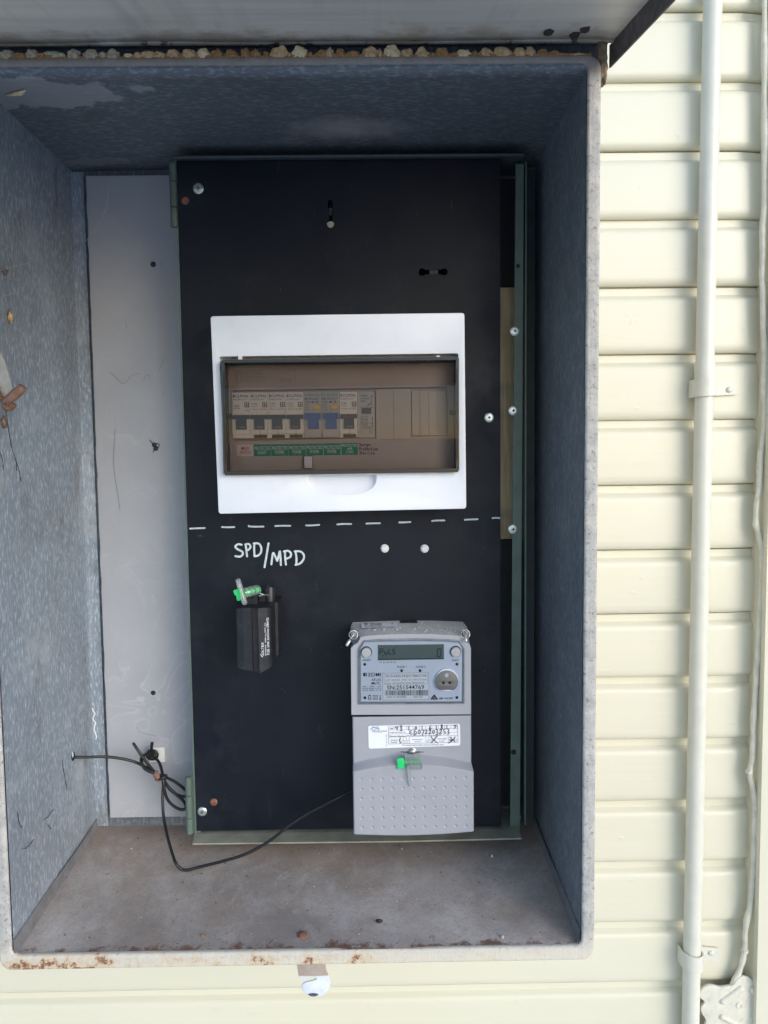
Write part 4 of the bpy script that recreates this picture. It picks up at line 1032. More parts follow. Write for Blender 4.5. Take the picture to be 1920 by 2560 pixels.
# main body: front outline with shoulders, extruded to the panel, the top sloping back
fo = [cM(*p) for p in ((143,985), (140,700), (137,372), (168,340), (205,318), (228,270), (300,256), (500,243), (700,239), (900,242), (1080,252), (1150,262), (1172,300), (1200,318), (1232,335), (1243,370), (1244,700), (1245,980))]
F = [xz(*p, YT) for p in fo]
bo = [cM(*p) for p in ((143,985), (140,700), (134,372), (133,300), (132,240), (133,185), (150,156), (400,146), (590,140), (750,140), (900,140), (1180,150), (1212,185), (1222,230), (1228,290), (1243,370), (1244,700), (1245,980))]
YB_ = .762
Bk = []
for i, p in enumerate(bo):
    if i in (0,1,2,15,16,17): Bk.append((F[i][0], F[i][1]))
    else: Bk.append(xz(*p, YB_))
b = B()
vf = [b.verts.new((x, YT, z)) for x, z in F]; vb = [b.verts.new((x, YB_, z)) for x, z in Bk]; vp = [b.verts.new((x, YP-.0003, z)) for x, z in Bk]
b.faces.new(vf); n = len(F)
for i in range(n):
    j = (i+1) % n
    b.faces.new((vf[i], vf[j], vb[j], vb[i])); b.faces.new((vb[i], vb[j], vp[j], vp[i]))
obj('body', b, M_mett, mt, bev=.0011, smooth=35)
# dark notch at the top edge
b = B(); pbox(b, *cM(592,136), *cM(752,152), YB_-.0006, .012); obj('hanger_notch', b, M_dark, mt)
# terminal cover as a height field: arched step, dimples, slot beside the screw
x0_, x1_ = xz(*cM(150,1000), YU)[0], xz(*cM(1247,1000), YU)[0]
xl0, xl1 = xz(*cM(160,1900), YLo)[0], xz(*cM(1272,1900), YLo)[0]
NU, NV = 236, 250
zt0, zb0 = xz(*cM(700,1000), YU)[1], xz(*cM(700,2098), YLo)[1]
def arcz(u, ye, yc, Y):     # arch from the sides (ye) to the middle (yc), photo rows of the region
    t = 1-(2*u-1)**2; return xz(*cM(150+1100*u, ye+(yc-ye)*t), Y)[1]
dims = [xz(*cM(231+96*i+ (y_-1578)*.02, y_ - (231+96*i-231)*.017), YLo) for i in range(11) for y_ in (1580,1668,1758,1848,1936,2024)]
dr_ = .00155
DI = {}
for dx, dz in dims: DI.setdefault((round(dx/.008), round(dz/.008)), []).append((dx, dz))
b = B(); G_ = []
for i in range(NU+1):
    u = i/NU; col = []
    za, zb2 = arcz(u, 1428, 1350, YU), arcz(u, 1515, 1448, YLo)
    zbot = xz(*cM(150+1100*u, 2092 + 22*(1-(2*u-1)**2) - 26*u), YLo)[1]
    ztop = xz(*cM(150+1100*u, 1003-14*u), YU)[1]
    for j in range(NV+1):
        v = j/NV; z = ztop+(zbot-ztop)*v
        k = min(1, max(0, (za-z)/(za-zb2))); ks = k*k*(3-2*k)*.35+k*.65
        y = YU+(YLo-YU)*ks
        if k > .9: ks2 = 1
        xw = (x0_+(x1_-x0_)*u)*(1-k)+(xl0+(xl1-xl0)*u)*k
        kx, kz = round(xw/.008), round(z/.008)
        for ax in (-1,0,1):
            for az in (-1,0,1):
                for dx, dz in DI.get((kx+ax, kz+az), ()):
                    r2 = (xw-dx)**2+(z-dz)**2
                    if r2 < dr_*dr_: y += .0009*(1-r2/(dr_*dr_))
        e = min(u, 1-u)*(x1_-x0_)
        if e < .0016: y += .0016*(1-math.sqrt(max(0, 1-(1-e/.0016)**2)))
        e = (1-v)*(ztop-zbot)
        if e < .0016: y += .0016*(1-math.sqrt(max(0, 1-(1-e/.0016)**2)))
        e = v*(ztop-zbot)
        if e < .0010: y += .0010*(1-math.sqrt(max(0, 1-(1-e/.0010)**2)))
        col.append(b.verts.new((xw, y, z)))
    G_.append(col)
for i in range(NU):
    for j in range(NV): b.faces.new((G_[i][j], G_[i][j+1], G_[i+1][j+1], G_[i+1][j]))
rim = [G_[i][0] for i in range(NU+1)] + [G_[NU][j] for j in range(1, NV+1)] + [G_[i][NV] for i in range(NU-1, -1, -1)] + [G_[0][j] for j in range(NV-1, 0, -1)]
bk = [b.verts.new((v.co.x, YP-.0003, v.co.z)) for v in rim]
for i in range(len(rim)):
    j = (i+1) % len(rim); b.faces.new((rim[i], rim[j], bk[j], bk[i]))
tc = obj('terminal_cover', b, M_met, mt, smooth=40)
b = B()
for s in (-1, 1):
    q = at(*cM(702+s*30, 1328), YU); e = at(*cM(702+s*160, 1326), YU)
    b = B(); tube(b, [q+Vector((0,.0002,0)), q+(e-q)*.5+Vector((0,.0003,0)), e+Vector((0,.0005,0))], lambda t: .0008*(1-.8*t), 8); obj('slit', b, M_dark, tc)
q = at(*cM(702, 1326), YU); b = B(); lathe(b, q, [(.0042,-.001), (.0042,.0004), (.0034,.0008), (.0032,.0006)], 20); lathe(b, q, [(.0030,.0006), (.0030,.0022), (.0022,.0028), (.0004,.0029)], 20); obj('cover_screw', b, M_steel, tc, smooth=40)
b = B(); pbox(b, *cM(150,992), *cM(1244,997), YT+.0004, .01); obj('cover_joint', b, M_dark, mt)
# clear lens with stepped rim and white face
lens_o = [(205,890), (205,380), (222,348), (240,330), (250,300), (420,287), (700,282), (980,286), (1140,298), (1152,330), (1172,350), (1186,380), (1186,885)]
face_o = [(232,862), (228,400), (228,372), (255,330), (262,318), (450,312), (700,308), (960,311), (1128,322), (1140,334), (1160,372), (1160,400), (1158,858)]
YFc = YT-.0006
LO = [xz(*cM(*p), YT-.0012) for p in lens_o]; FO = [xz(*cM(*p), YFc) for p in face_o]
b = B(); plate(b, [FO], YFc, .0005); fc = obj('face_plate', b, M_face, mt)
b = B(); plate(b, [roundq(LO, .001, 2), [sh_ for sh_ in [xz(*cM(*p), YT-.0012) for p in ((219,876), (216,392), (228,360), (248,338), (257,312), (430,300), (700,296), (970,299), (1133,311), (1146,338), (1165,362), (1173,392), (1172,871))]]], YT-.0016, .0016, .0004); obj('lens_rim', b, M_lrim, mt, smooth=40)
b = B(); plate(b, [[xz(*cM(*p), YT-.0014) for p in ((219,876), (216,392), (228,360), (248,338), (257,312), (430,300), (700,296), (970,299), (1133,311), (1146,338), (1165,362), (1173,392), (1172,871))]], YT-.0026, .0006); obj('lens', b, M_lens, mt)
yl = YFc
b = B(); pbox(b, *cM(385,338), *cM(995,477), yl-.0003, .0006); lcd = obj('display', b, M_lcd, fc)
b = B(); pbox(b, *cM(385,466), *cM(995,477), yl-.00045, .0002); obj('display_shadow_line', b, M_lcdk, lcd)
def seg(bm, pts, w=.0009): 
    for p in pts: ribbon(bm, [cM(*q) for q in p], w, yl-.0005, 0)
b = B()
seg(b, [[(403,378),(403,420)], [(403,378),(432,378)], [(432,378),(432,400)], [(403,402),(430,402)], [(449,402),(449,424)], [(449,424),(470,424)], [(470,402),(470,424)], [(487,380),(487,424)], [(487,424),(510,424)], [(545,380),(522,380)], [(522,380),(522,402)], [(522,402),(543,402)], [(543,402),(543,424)], [(543,424),(520,424)]])
seg(b, [[(937,380),(932,446)], [(970,380),(964,446)], [(940,377),(968,377)], [(932,448),(962,448)]], .0010)
for x in (430, 462): seg(b, [[(x,440),(x+6,440)]])
text(b, 'Wh', (*cM(540,352), *cM(560,362)), yl-.0005)
obj('display_digits', b, M_lcdk, lcd)
def knob(px, py, r, label):
    q = at(*cM(px, py), YFc); k = r/3.687*YFc/1856
    b = B(); lathe(b, q, [(k*1.16, -.0004), (k*1.16, .0004), (k*1.02, .0005)], 26); o = obj('button', b, M_dark, fc, smooth=40)
    b = B(); lathe(b, q, [(k, .0003), (k, .0030), (k*.94, .0036), (k*.3, .0038)], 26); obj('button_cap', b, M_btn, o, smooth=40)
knob(280, 405, 46, 'CONNECT'); knob(1102, 400, 46, 'SELECT')
for px, py in ((265,519), (1115,517), (605,577), (775,577), (266,827), (1114,825)):
    q = at(*cM(px, py), YFc); b = B(); lathe(b, q, [(.0014,-.0002), (.0014,.0004), (.0008,.0007)], 14); obj('indicator_lamp', b, M_ink, fc, smooth=40)
# optical port: round boss cut flat at the bottom
q = at(*cM(1019, 668), YFc); k = 107/3.687*YFc/1856
b = B(); lathe(b, q+Vector((0,0,.0012)), [(k, -.0003), (k, .0020), (k*.96, .0026)], 36); port = obj('optical_port', b, M_face, fc, smooth=40)
zc = at(*cM(1019, 752), YFc-.003).z
P_ = [(q.x+k*.98*math.cos(a), max(zc, q.z+k*.98*math.sin(a))) for a in [2*math.pi*i/48 for i in range(48)]]
P2 = [P_[0]]
for p in P_[1:]:
    if (Vector(p)-Vector(P2[-1])).length > 1e-5: P2.append(p)
b = B(); plate(b, [P2, circ(*xz(*cM(988,688), YFc-.0035), .0014, 16), circ(*xz(*cM(1047,688), YFc-.0035), .0014, 16)], YFc-.0042, .0017, .0003); obj('steel_disc', b, M_disc, port, smooth=40)
b = B(); lathe(b, at(*cM(1020,620), YFc-.0042), [(.0021,-.0002), (.0021,.0003), (.0016,.0007), (.0004,.0006)], 18); obj('screw', b, M_zinc, port, smooth=40)
for px in (988, 1047):
    b = B(); lathe(b, at(*cM(px,688), YFc-.0030), [(.0013,0), (.0012,.0004)], 14); obj('port_hole', b, M_hole, port)
b = B(); yt = yl-.0002
for s, bb, k in (('CONNECT',(240,474,324,489),.01), ('SELECT',(1068,474,1139,489),.01), ('E1  E2  E3  E4  E5',(404,493,549,507),.02), ('PULSE 1',(565,534,650,551),.02), ('PULSE 2',(737,534,823,551),.02), ('EDMI',(300,597,414,631),.035), ('ATLAS',(327,650,412,672),.02), ('Mk7C',(328,681,412,706),.02), ('10kV       AOM       QC3',(245,717,416,729),.01), ('IEC/AS 62052-11,21,31',(245,735,416,748),.01), ('IEC/AS  62053 - 21, 23',(245,753,414,766),.01), ('NMI 14/2/30A',(948,824,1078,842),.02)):
    text(b, s, (*cM(*bb[:2]), *cM(*bb[2:])), yt, fat=k)
for r in ((250,597,272,630), (276,597,286,606), (276,609,286,618), (276,621,286,630)): pbox(b, *cM(*r[:2]), *cM(*r[2:]), yt, .0001)
def frame(bm, x0, y0, x1, y1, w, Y, cc=None):
    cc = cc or cM
    pbox(bm, *cc(x0, y0), *cc(x1, y0+w), Y, .0001); pbox(bm, *cc(x0, y1-w), *cc(x1, y1), Y, .0001)
    pbox(bm, *cc(x0, y0), *cc(x0+w, y1), Y-.00003, .0001); pbox(bm, *cc(x1-w, y0), *cc(x1, y1), Y-.00003, .0001)
frame(b, 340, 804, 384, 846, 3.5, yt); frame(b, 351, 815, 373, 835, 3, yt)
frame(b, 297, 808, 323, 846, 3, yt); pbox(b, *cM(303,801), *cM(317,808), yt, .0001); text(b, 'Li', (*cM(302,820), *cM(318,836)), yt, fat=.02)
ribbon(b, [cM(407,802), cM(407,832)], .0006, yt, 0); ribbon(b, [cM(407,832), cM(401,840), cM(407,847), cM(413,840), cM(407,832)], .0005, yt, 3)
for a, c in (((905,800),(876,838)), ((876,840),(934,840)), ((934,838),(905,800))): ribbon(b, [cM(*a), cM(*c)], .0009, yt, 0)
ribbon(b, [cM(905,812), cM(890,826), cM(905,837), cM(920,826), cM(905,812)], .0006, yt, 3); ribbon(b, [cM(897,825), cM(903,830), cM(913,818)], .0006, yt, 0)
obj('lettering', b, M_ink, fc)
b = B(); pbox(b, *cM(430,598), *cM(856,848), yl-.00015, .0002); nl = obj('serial_label', b, M_paper, fc)
yn = yl-.0003; b = B(); frame(b, 430, 598, 856, 848, 2, yn); frame(b, 443, 613, 845, 703, 1.6, yn)
text(b, '230V 10(100)A   50Hz   Cl 1 Wh Cl 2 varh', (*cM(457,656), *cM(831,672)), yn); text(b, 'Pulse1: 100 imp/kWh Pulse2: 100 imp/kvarh', (*cM(457,684), *cM(812,700)), yn)
text(b, 'MADE  IN  INDONESIA', (*cM(469,813), *cM(648,829)), yn); text(b, 'MAR  2022', (*cM(714,812), *cM(798,828)), yn)
obj('fine_print', b, M_inkg, nl)
b = B(); text(b, '7C13-A252-29-J211-7J02-1110', (*cM(457,619), *cM(831,641)), yn, fat=.01); text(b, 'SN:251544769', (*cM(471,712), *cM(812,750)), yn, fat=.012)
rb = random.Random(3); x = 452.0
while x < 846:
    w = rb.choice((2.2, 2.2, 4.2, 6.0)); pbox(b, *cM(x, 760-(x-452)*.012), *cM(min(x+w, 846), 806), yn, .0001); x += w+rb.choice((2.4, 3.6, 5.5))
obj('serial_print', b, M_ink, nl)
# sticker on the sloping top
b = B(); ys_ = YB_-.006
def tp(x, y):      # point on the sloping top between front edge and back edge
    t = (250-y)/(250-146); f = at(*cM(x, 247), YT); g_ = at(*cM(x, 146), YB_); return f+(g_-f)*t+Vector((0,-.0010,.0010))
quad(b, tp(237,196), tp(568,190), tp(565,143), tp(238,152)); st = obj('top_sticker', b, M_paper, mt)
b = B()
for s, x0s, x1s, y0s, y1s, m in (('EDMI', 318, 420, 150, 164, M_ink), ('Terminal 336/789', 262, 420, 171, 178, M_inkg), ('Connection Mode: 2x200A', 262, 548, 181, 188, M_inkg), ('R', 512, 530, 147, 158, M_inkg)):
    cu = bpy.data.curves.new('tmp', 'FONT'); cu.body = s; cu.resolution_u = 2; cu.offset = .008; t_ = B(); curve_bm(cu, t_, Matrix()); bpy.data.curves.remove(cu)
    xs_ = [v.co.x for v in t_.verts]; yy_ = [v.co.y for v in t_.verts]
    for v in t_.verts: v.co = tp(x0s+(x1s-x0s)*(v.co.x-min(xs_))/(max(xs_)-min(xs_)) if False else x0s+(x1s-x0s)*(v.co.x-xs_[0])/1.0 if False else x0s, y1s) if False else v.co
    a0, a1, b0, b1 = min(xs_), max(xs_), min(yy_), max(yy_)
    for v in t_.verts: v.co = tp(x0s+(x1s-x0s)*(v.co.x-a0)/(a1-a0), y1s+(y0s-y1s)*(v.co.y-b0)/(b1-b0))+Vector((0,-.0002,.0002))
    me = bpy.data.meshes.new('tmp'); t_.to_mesh(me); t_.free(); b.from_mesh(me); bpy.data.meshes.remove(me)
for r in ((264,150,284,163), (288,150,296,155), (288,158,296,163)): quad(b, *(tp(*p)+Vector((0,-.0002,.0002)) for p in ((r[0],r[3]), (r[2],r[3]), (r[2],r[1]), (r[0],r[1]))))
obj('lettering', b, M_ink, st)
# dust and grit on the top
rd = random.Random(5); b = B()
for i in range(110):
    x = rd.gauss(930, 110) if i > 25 else rd.uniform(260, 1150); y = rd.uniform(155, 240) if i > 25 else rd.uniform(190, 245)
    if not 250 < x < 1180: continue
    r = rd.uniform(.0002, .0006) if i % 17 else .0011; blob(b, tp(x, y), (r, r, r*.7), i, .4, 1)
for x, y in ((355,212), (440,205), (590,190), (725,205), (790,140)): blob(b, tp(x, y), (.0014,.0012,.0009), x, .5, 1)
tag(obj('dust_grit', b, M_dust, mt), kind='stuff')
# property sticker
def cS(x, y): return (840+x/3.687, 1520+y/3.687)
YSt = YU-.0006
so_ = [xz(*cS(*p), YSt) for p in ((296,1087), (1143,1066), (1147,1268), (301,1297))]
b = B(); plate(b, [roundq(so_, .0022, 5)], YSt, .0003); ps = obj('property_sticker', b, M_paper, mt)
ps['label'] = 'white property sticker with printed table and black handwriting'
def cT(x, y): return (860+x/4.879, 1780+y/4.879)
yk = YSt-.0003
b = B()
def lk(x): return -(x-540)*.025
frame_pts = [(541,182), (1386,158), (1391,368), (546,391)]
for a, c in zip(frame_pts, frame_pts[1:]+frame_pts[:1]): ribbon(b, [cT(*a), cT(*c)], .00028, yk, 0)
for y in (222, 270, 308): ribbon(b, [cT(543, y), cT(1388, y-24)], .00022, yk, 0)
ribbon(b, [cT(690, 350), cT(798, 347)], .0002, yk, 0); ribbon(b, [cT(1000, 342), cT(1118, 339)], .0002, yk, 0); ribbon(b, [cT(1275, 334), cT(1388, 331)], .0002, yk, 0)
for x in (685, 722, 758, 798, 998, 1036, 1072, 1112, 1272, 1310, 1348): ribbon(b, [cT(x, 312+lk(x)*.9), cT(x, 388+lk(x)*.9)], .0002, yk, 0)
for i in range(11): ribbon(b, [cT(612+77*i, 180+lk(612+77*i)), cT(612+77*i, 220+lk(612+77*i))], .0002, yk, 0)
for s, x0s, x1s, y0s, y1s in (('NMI', 557, 600, 196, 212), ('Property/Serial No.', 553, 756, 240, 258), ('Element Selections', 555, 760, 286, 303), ('General', 570, 655, 333, 350), ('Supply', 572, 650, 360, 380), ('Generation', 835, 958, 326, 341), ('(solar)', 862, 932, 354, 372), ('Controlled', 1137, 1250, 317, 334), ('Load', 1166, 1220, 345, 361), ('1', 697, 704, 362, 376), ('2', 734, 744, 362, 376), ('3', 771, 781, 362, 376), ('1', 1014, 1022, 355, 369), ('2', 1050, 1060, 353, 367), ('3', 1364, 1374, 344, 358), ('Tick the element number(s) the meter is connected to', 765, 1185, 277, 296), ('For customer enquiries, please contact your electricity retailer.', 713, 1222, 392, 414), ('INTELLIHUB', 372, 522, 226, 242), ('Smart metering', 372, 462, 248, 256)):
    text(b, s, (*cT(x0s, y0s), *cT(x1s, y1s)), yk, fat=.006)
text(b, 'Scan for more info', (*cT(510, 275), *cT(522, 418)), yk, rot=90)
obj('printed_table', b, M_inkg, ps)
b = B()
ribbon(b, [cT(*p) for p in ((316,214), (345,196), (385,190), (420,200), (430,212), (405,206), (370,184), (350,182), (342,200), (350,232), (360,240), (372,215), (395,205))], .0004, yk, 4)
ribbon(b, [cT(*p) for p in ((395,180), (415,184), (428,205))], .0004, yk, 3)
obj('logo_swirl', b, plain('ink_blue', (.06,.22,.42), .5), ps)
b = B(); ph = .0006; yh_ = yk-.0002
for ch, x0s, x1s, y0s, y1s in (('4',625,665,175,222), ('3',678,718,165,228), ('1',785,800,172,222), ('0',862,892,180,214), ('1',945,962,168,222), ('6',1035,1070,165,218), ('1',1118,1134,165,215), ('8',1175,1212,155,212), ('1',1250,1262,160,208), ('7',1330,1380,165,205), ('E',800,838,226,270), ('D',848,890,226,282), ('0',898,940,222,264), ('7',945,985,222,282), ('2',985,1022,218,266), ('2',1030,1068,220,266), ('0',1075,1110,220,262), ('3',1115,1155,212,276), ('2',1160,1198,212,268), ('5',1205,1245,210,270), ('3',1252,1292,205,272)):
    hand(b, ch, (*cT(x0s, y0s), *cT(x1s, y1s)), yh_, ph)
ribbon(b, [cT(1062,300), cT(1090,335), cT(1145,378)], ph*1.1, yh_, 4); ribbon(b, [cT(1138,295), cT(1110,325), cT(1068,378)], ph*1.1, yh_, 4)
ribbon(b, [cT(1290,305), cT(1330,340), cT(1356,368)], ph*1.1, yh_, 4); ribbon(b, [cT(1358,303), cT(1325,345), cT(1275,380)], ph*1.1, yh_, 4); ribbon(b, [cT(1288,345), cT(1310,342), cT(1292,375)], ph, yh_, 3)
ribbon(b, [cT(690,318), cT(678,345), cT(690,378)], ph, yh_, 3)
obj('handwriting', b, M_ink, ps)
# seal wires at both shoulders
for cx_, cy_, ex, ey, bx_, by_ in ((160,245,95,350,205,215), (1192,238,1200,312,1160,205)):
    q = at(*cM(cx_, cy_), YT+.004); b = B(); k = .0042
    o = thing('wire_seal', 'crimped wire seal looped through the upper %s shoulder of the grey meter' % ('left' if cx_ < 500 else 'right'), 'seal', q)
    tube(b, [q+Vector((k*math.cos(a), -.001+.001*math.sin(2*a), k*math.sin(a))) for a in [2*math.pi*i/18 for i in range(19)]], .0005, 6, False); tube(b, [at(*cM(bx_, by_), YT+.006), q+Vector((.001,-.001,.001)), at(*cM(cx_*.6+ex*.4, cy_*.6+ey*.4), YT-.002)], .0005, 6)
    obj('wire_loop', b, M_wire, o, smooth=True)
    b = B(); A, C_ = at(*cM(cx_*.55+ex*.45, cy_*.55+ey*.45), YT-.003), at(*cM(ex, ey), YT-.006); tube(b, [A, A+(C_-A)*.1, A+(C_-A)*.85, C_], lambda t: .0016 if 0 < t < 1 else .0010, 10); obj('crimp_tube', b, M_wire, o, smooth=40)
    b = B(); tube(b, [C_-(C_-A)*.02, C_+(C_-A)*.02], .0006, 8); obj('tube_bore', b, M_hole, o)
    b = B(); lathe(b, at(*cM(cx_+8, cy_-2), YT+.006), [(.0036,-.004), (.0036,.0006), (.0030,.0012), (.001,.0013)], 16); obj('seal_screw', b, M_steel, mt, smooth=40)

# ---------------------------------------------------------------- fuse holder
def cF(x, y): return (560+x/7.375, 1420+y/7.375)
fh = thing('fuse_holder', 'black plastic service fuse holder with white print on the left of the black panel', 'fuse holder', at(640, 1690, .76))
YF0 = .716
def fx(x, Y=YF0): return xz(*cF(x, 1200), Y)[0]
xa_, x5, x6, x8 = fx(212), fx(500), fx(638), fx(858)
foot = [(xa_, YP-.0003), (xa_, YF0+.006), (xa_+.0012, YF0+.0035), (fx(350), YF0+.0022), (x5, YF0+.0022), (x5+.0012, YF0+.0042), (x6-.001, YF0+.0042), (x6, YF0-.0010), (fx(800), YF0+.0012), (x8, YF0+.0042), (x8+.0010, YF0+.008), (x8+.0016, YF0+.024), (x8+.0042, YF0+.026), (x8+.0042, YP-.0003)]
ztp = xz(*cF(500, 728), YF0)[1]
def zbt(x, y):   # cut-away bottom: longest at the ridge, shorter towards both sides and the rear
    p = {0: 1850, 1: 1880}; u = (x-xa_)/(x8-xa_)
    row = 1850+ (1948-1850)*min(1, max(0, u/.68)) if u < .68 else 1948-(u-.68)/.32*115
    return xz(*cF(500, row), YF0)[1] + .0 + (.0035*min(1, (y-YF0)/.02) if u > .68 else 0)
b = B(); tv, bv = [], []
for x, y in foot:
    tv.append(b.verts.new((x, y, ztp-(.0012 if y < YF0+.005 else 0)+.0006*(y-YF0)/.05))); bv.append(b.verts.new((x, y, zbt(x, y))))
b.faces.new(tv); b.faces.new(bv[::-1]); n = len(foot)
for i in range(n): b.faces.new((tv[i], tv[(i+1) % n], bv[(i+1) % n], bv[i]))
bmesh.ops.triangulate(b, faces=[f for f in b.faces if len(f.verts) > 4])
obj('body', b, M_bplas, fh, bev=.0004)
b = B(); q = xz(*cF(840, 450), .748); lathe(b, (q[0], .748, ztp-.001), [(.0056,0), (.0056,.0150), (.0050,.0162), (.0042,.0162), (.0040,.011), (.0002,.0105)], 24, 'Z'); box(b, q[0]-.010, q[0]-.004, .744, .752, ztp-.001, ztp+.0085); obj('terminal_barrel', b, M_bplas, fh, smooth=40)
b = B(); q = xz(*cF(578, 585), .735); box(b, q[0]-.0022, q[0]+.0024, .733, .737, ztp-.001, ztp+.0105); box(b, q[0]-.008, q[0]-.0022, .734, .736, ztp-.001, ztp+.006); obj('seal_lug', b, M_bplas, fh, bev=.0006)
b = B(); yv = YF0-.0013
for s, bb in (('OLTEX', (690,1372,732,1600)), ('IEC60269  100Amp 500V AC', (748,1015,776,1622)), ('FUSE  LINK 22X57mm SFBW22', (784,925,824,1610))):
    text(b, s, (*cF(*bb[:2]), *cF(*bb[2:])), yv, rot=90, fat=.025 if s == 'OLTEX' else .01)
ribbon(b, [cF(728,1604), cF(702,1644)], .00045, yv, 0); ribbon(b, [cF(702,1644), cF(674,1592)], .0005, yv, 0)
xr = (fx(800)-x6)
for v in b.verts: v.co.y = YF0-.0010+max(0, (v.co.x-x6))/xr*.0022-.0004
obj('lettering', b, M_wink, fh)

# ---------------------------------------------------------------- green and clear security seals
def seal_fuse():
    q0, q1 = at(*cF(345, 470), .703), at(*cF(635, 395), .716)
    s = thing('security_seal', 'green and clear security seal lying on top of the black fuse holder', 'seal', at(*cF(450, 600), .705), 'green and clear security seals')
    b = B(); d = (q1-q0); tube(b, [q0, q0+d*.05, q0+d*.9, q1], lambda t: .0050 if 0 < t < 1 else .0043, 18); obj('barrel', b, M_seal, s, smooth=50)
    b = B()
    for t0 in (.22, .48, .74):
        tube(b, [q0+d*t0, q0+d*(t0+.10)], .0034, 12)
    tube(b, [q0-d*.05, q0+d*.92], .0012, 8); tube(b, [q0+d*.86, q0+d*.98], .0026, 12); obj('rotor', b, M_sgreen, s, smooth=40)
    w0, w1 = at(*cF(252, 205), .702), at(*cF(390, 672), .700)
    b = B(); e = w1-w0; tube(b, [w0-e*.02, w0, w0+e*.08, w0+e*.92, w1, w1+e*.02], lambda t: .0026 if .3 < t < .7 else (.0021 if 0 < t < 1 else .0008), 10); obj('wing', b, M_seal, s, smooth=40)
    b = B(); plate(b, [[xz(*cF(*p), .7015) for p in ((165,425),(185,408),(270,382),(290,392),(330,590),(318,602),(252,607),(240,598),(222,548),(228,530),(212,508),(196,505))]], .7015, .0022, .0006); obj('tab', b, M_sgreen, s, smooth=40)
    b = B(); tube(b, [q1+Vector((0,-.001,-.003)), at(*cF(720, 492), .715), at(*cF(825, 500), .73)], .0006, 6); tube(b, [at(*cF(642, 515), .716), at(*cF(700, 505), .715), at(*cF(730, 490), .718)], .0005, 6); obj('wire', b, M_wire, s)
seal_fuse()
def seal_meter():
    s = thing('security_seal', 'green and clear security seal hanging from the screw of the grey meter cover', 'seal', at(*cT(830, 700), .698), 'green and clear security seals')
    Ys = .6985
    b = B(); plate(b, [[xz(*cT(*p), Ys) for p in ((641,578),(652,570),(722,565),(730,575),(748,600),(745,650),(738,686),(728,692),(668,702),(655,690))]], Ys, .0022, .0006); obj('tab', b, M_sgreen, s, smooth=40)
    b = B(); pbox(b, *cT(748,545), *cT(930,645), Ys-.001, .0070); pbox(b, *cT(770,640), *cT(955,700), Ys-.0005, .0045); obj('barrel', b, M_seal, s, bev=.0011, smooth=40)
    q0, q1 = at(*cT(745, 612), Ys+.0022), at(*cT(925, 600), Ys+.0022); d = q1-q0; b = B()
    tube(b, [q0-d*.05, q1], .0011, 8)
    for t0 in (.0, .38, .70, .88): tube(b, [q0+d*t0, q0+d*(t0+.10)], .0030, 12)
    obj('rotor', b, M_sgreen, s, smooth=40)
    b = B(); w0, w1 = at(*cT(782, 640), Ys-.0015), at(*cT(799, 905), Ys+.0015); e = w1-w0
    tube(b, [w0, w0+e*.1, w0+e*.6, w0+e*.92, w1], lambda t: .0021*(1-.75*t), 10); obj('spike', b, M_seal, s, smooth=40)
    b = B(); c = at(*cT(826, 508), YU-.003)
    tube(b, [c+Vector((.0085*math.cos(a), -.001, -.002+.0072*math.sin(a))) for a in [math.radians(20-220*i/14) for i in range(15)]], .0005, 6); obj('wire', b, M_wire, s)
seal_meter()

# ---------------------------------------------------------------- black cable, ties
hw0 = hit(183, 1893, (X_L, 0, 0), (1, 0, 0))
ca = thing('aerial_cable', 'thin black cable from the left side hole, coiled at a tie, running to the meter', 'cable', hit(453, 2172, (0,0,-.4195), (0,0,1)))
rc = .0016
def cp(x, y, Y): return at(*c8(x, y), Y)
fl = hit(*c8(940, 822), (0,0,-.4195), (0,0,1)); fl.z += rc
main = [hw0+Vector((-.004,0,0)), hw0+Vector((.003,0,0)), cp(460,234,.782), cp(540,232,.79), cp(620,240,.795), cp(690,256,.80), cp(745,280,.803), cp(800,312,.803), cp(835,340,.80), cp(846,372,.796), cp(843,440,.79), cp(846,520,.783), cp(856,590,.774), cp(872,660,.762), cp(892,730,.752), cp(912,785,fl.y), fl, cp(975,819,fl.y), cp(1040,802,.744), cp(1150,775,.742), cp(1260,742,.742), cp(1340,703,.744), cp(1410,660,.745), cp(1500,588,.746), cp(1590,530,.747), cp(1665,490,.747), cp(1742,450,.747), cp(1800,418,.75), cp(1850,392,.755)]
b = B(); tube(b, catmull(main, 7), rc, 10); obj('sheath', b, M_cable, ca, smooth=True)
loops = [[(690,160,.792), (720,205,.79), (760,262,.792), (805,315,.796), (840,345,.797), (880,400,.80), (925,432,.80), (962,438,.801), (985,430,.804)],
         [(738,235,.80), (735,262,.797), (752,295,.794), (800,318,.794), (840,332,.795), (890,352,.80), (930,378,.802), (962,405,.803), (985,425,.806)],
         [(800,232,.812), (825,262,.806), (838,300,.80), (846,345,.793), (852,400,.791), (868,452,.792), (900,487,.794), (935,505,.796), (958,502,.797), (963,485,.798), (945,455,.798), (905,420,.797), (870,385,.796), (850,350,.795), (838,325,.796)],
         [(845,340,.796), (800,318,.79), (752,292,.791), (732,258,.794), (738,232,.798), (765,215,.804), (795,212,.81)]]
for l in loops:
    b = B(); tube(b, catmull([cp(*p) for p in l], 7), rc*1.02, 10); obj('coil_loop', b, M_cable, ca, smooth=True)
b = B(); c = cp(836, 338, .794); tube(b, [c+Vector((.0052*math.cos(a), .0036*math.sin(a), .0012*math.cos(a*1.0))) for a in [2*math.pi*i/18 for i in range(19)]], .0017, 8, False); obj('tape_band', b, M_cable, ca, smooth=True)
b = B(); blob(b, cp(812, 330, .790), (.0030,.0025,.0045), 3, .8, 3); blob(b, cp(822, 352, .791), (.0018,.0015,.0024), 5, .8, 2); obj('dirt_clump', b, M_crust, ca, smooth=True)
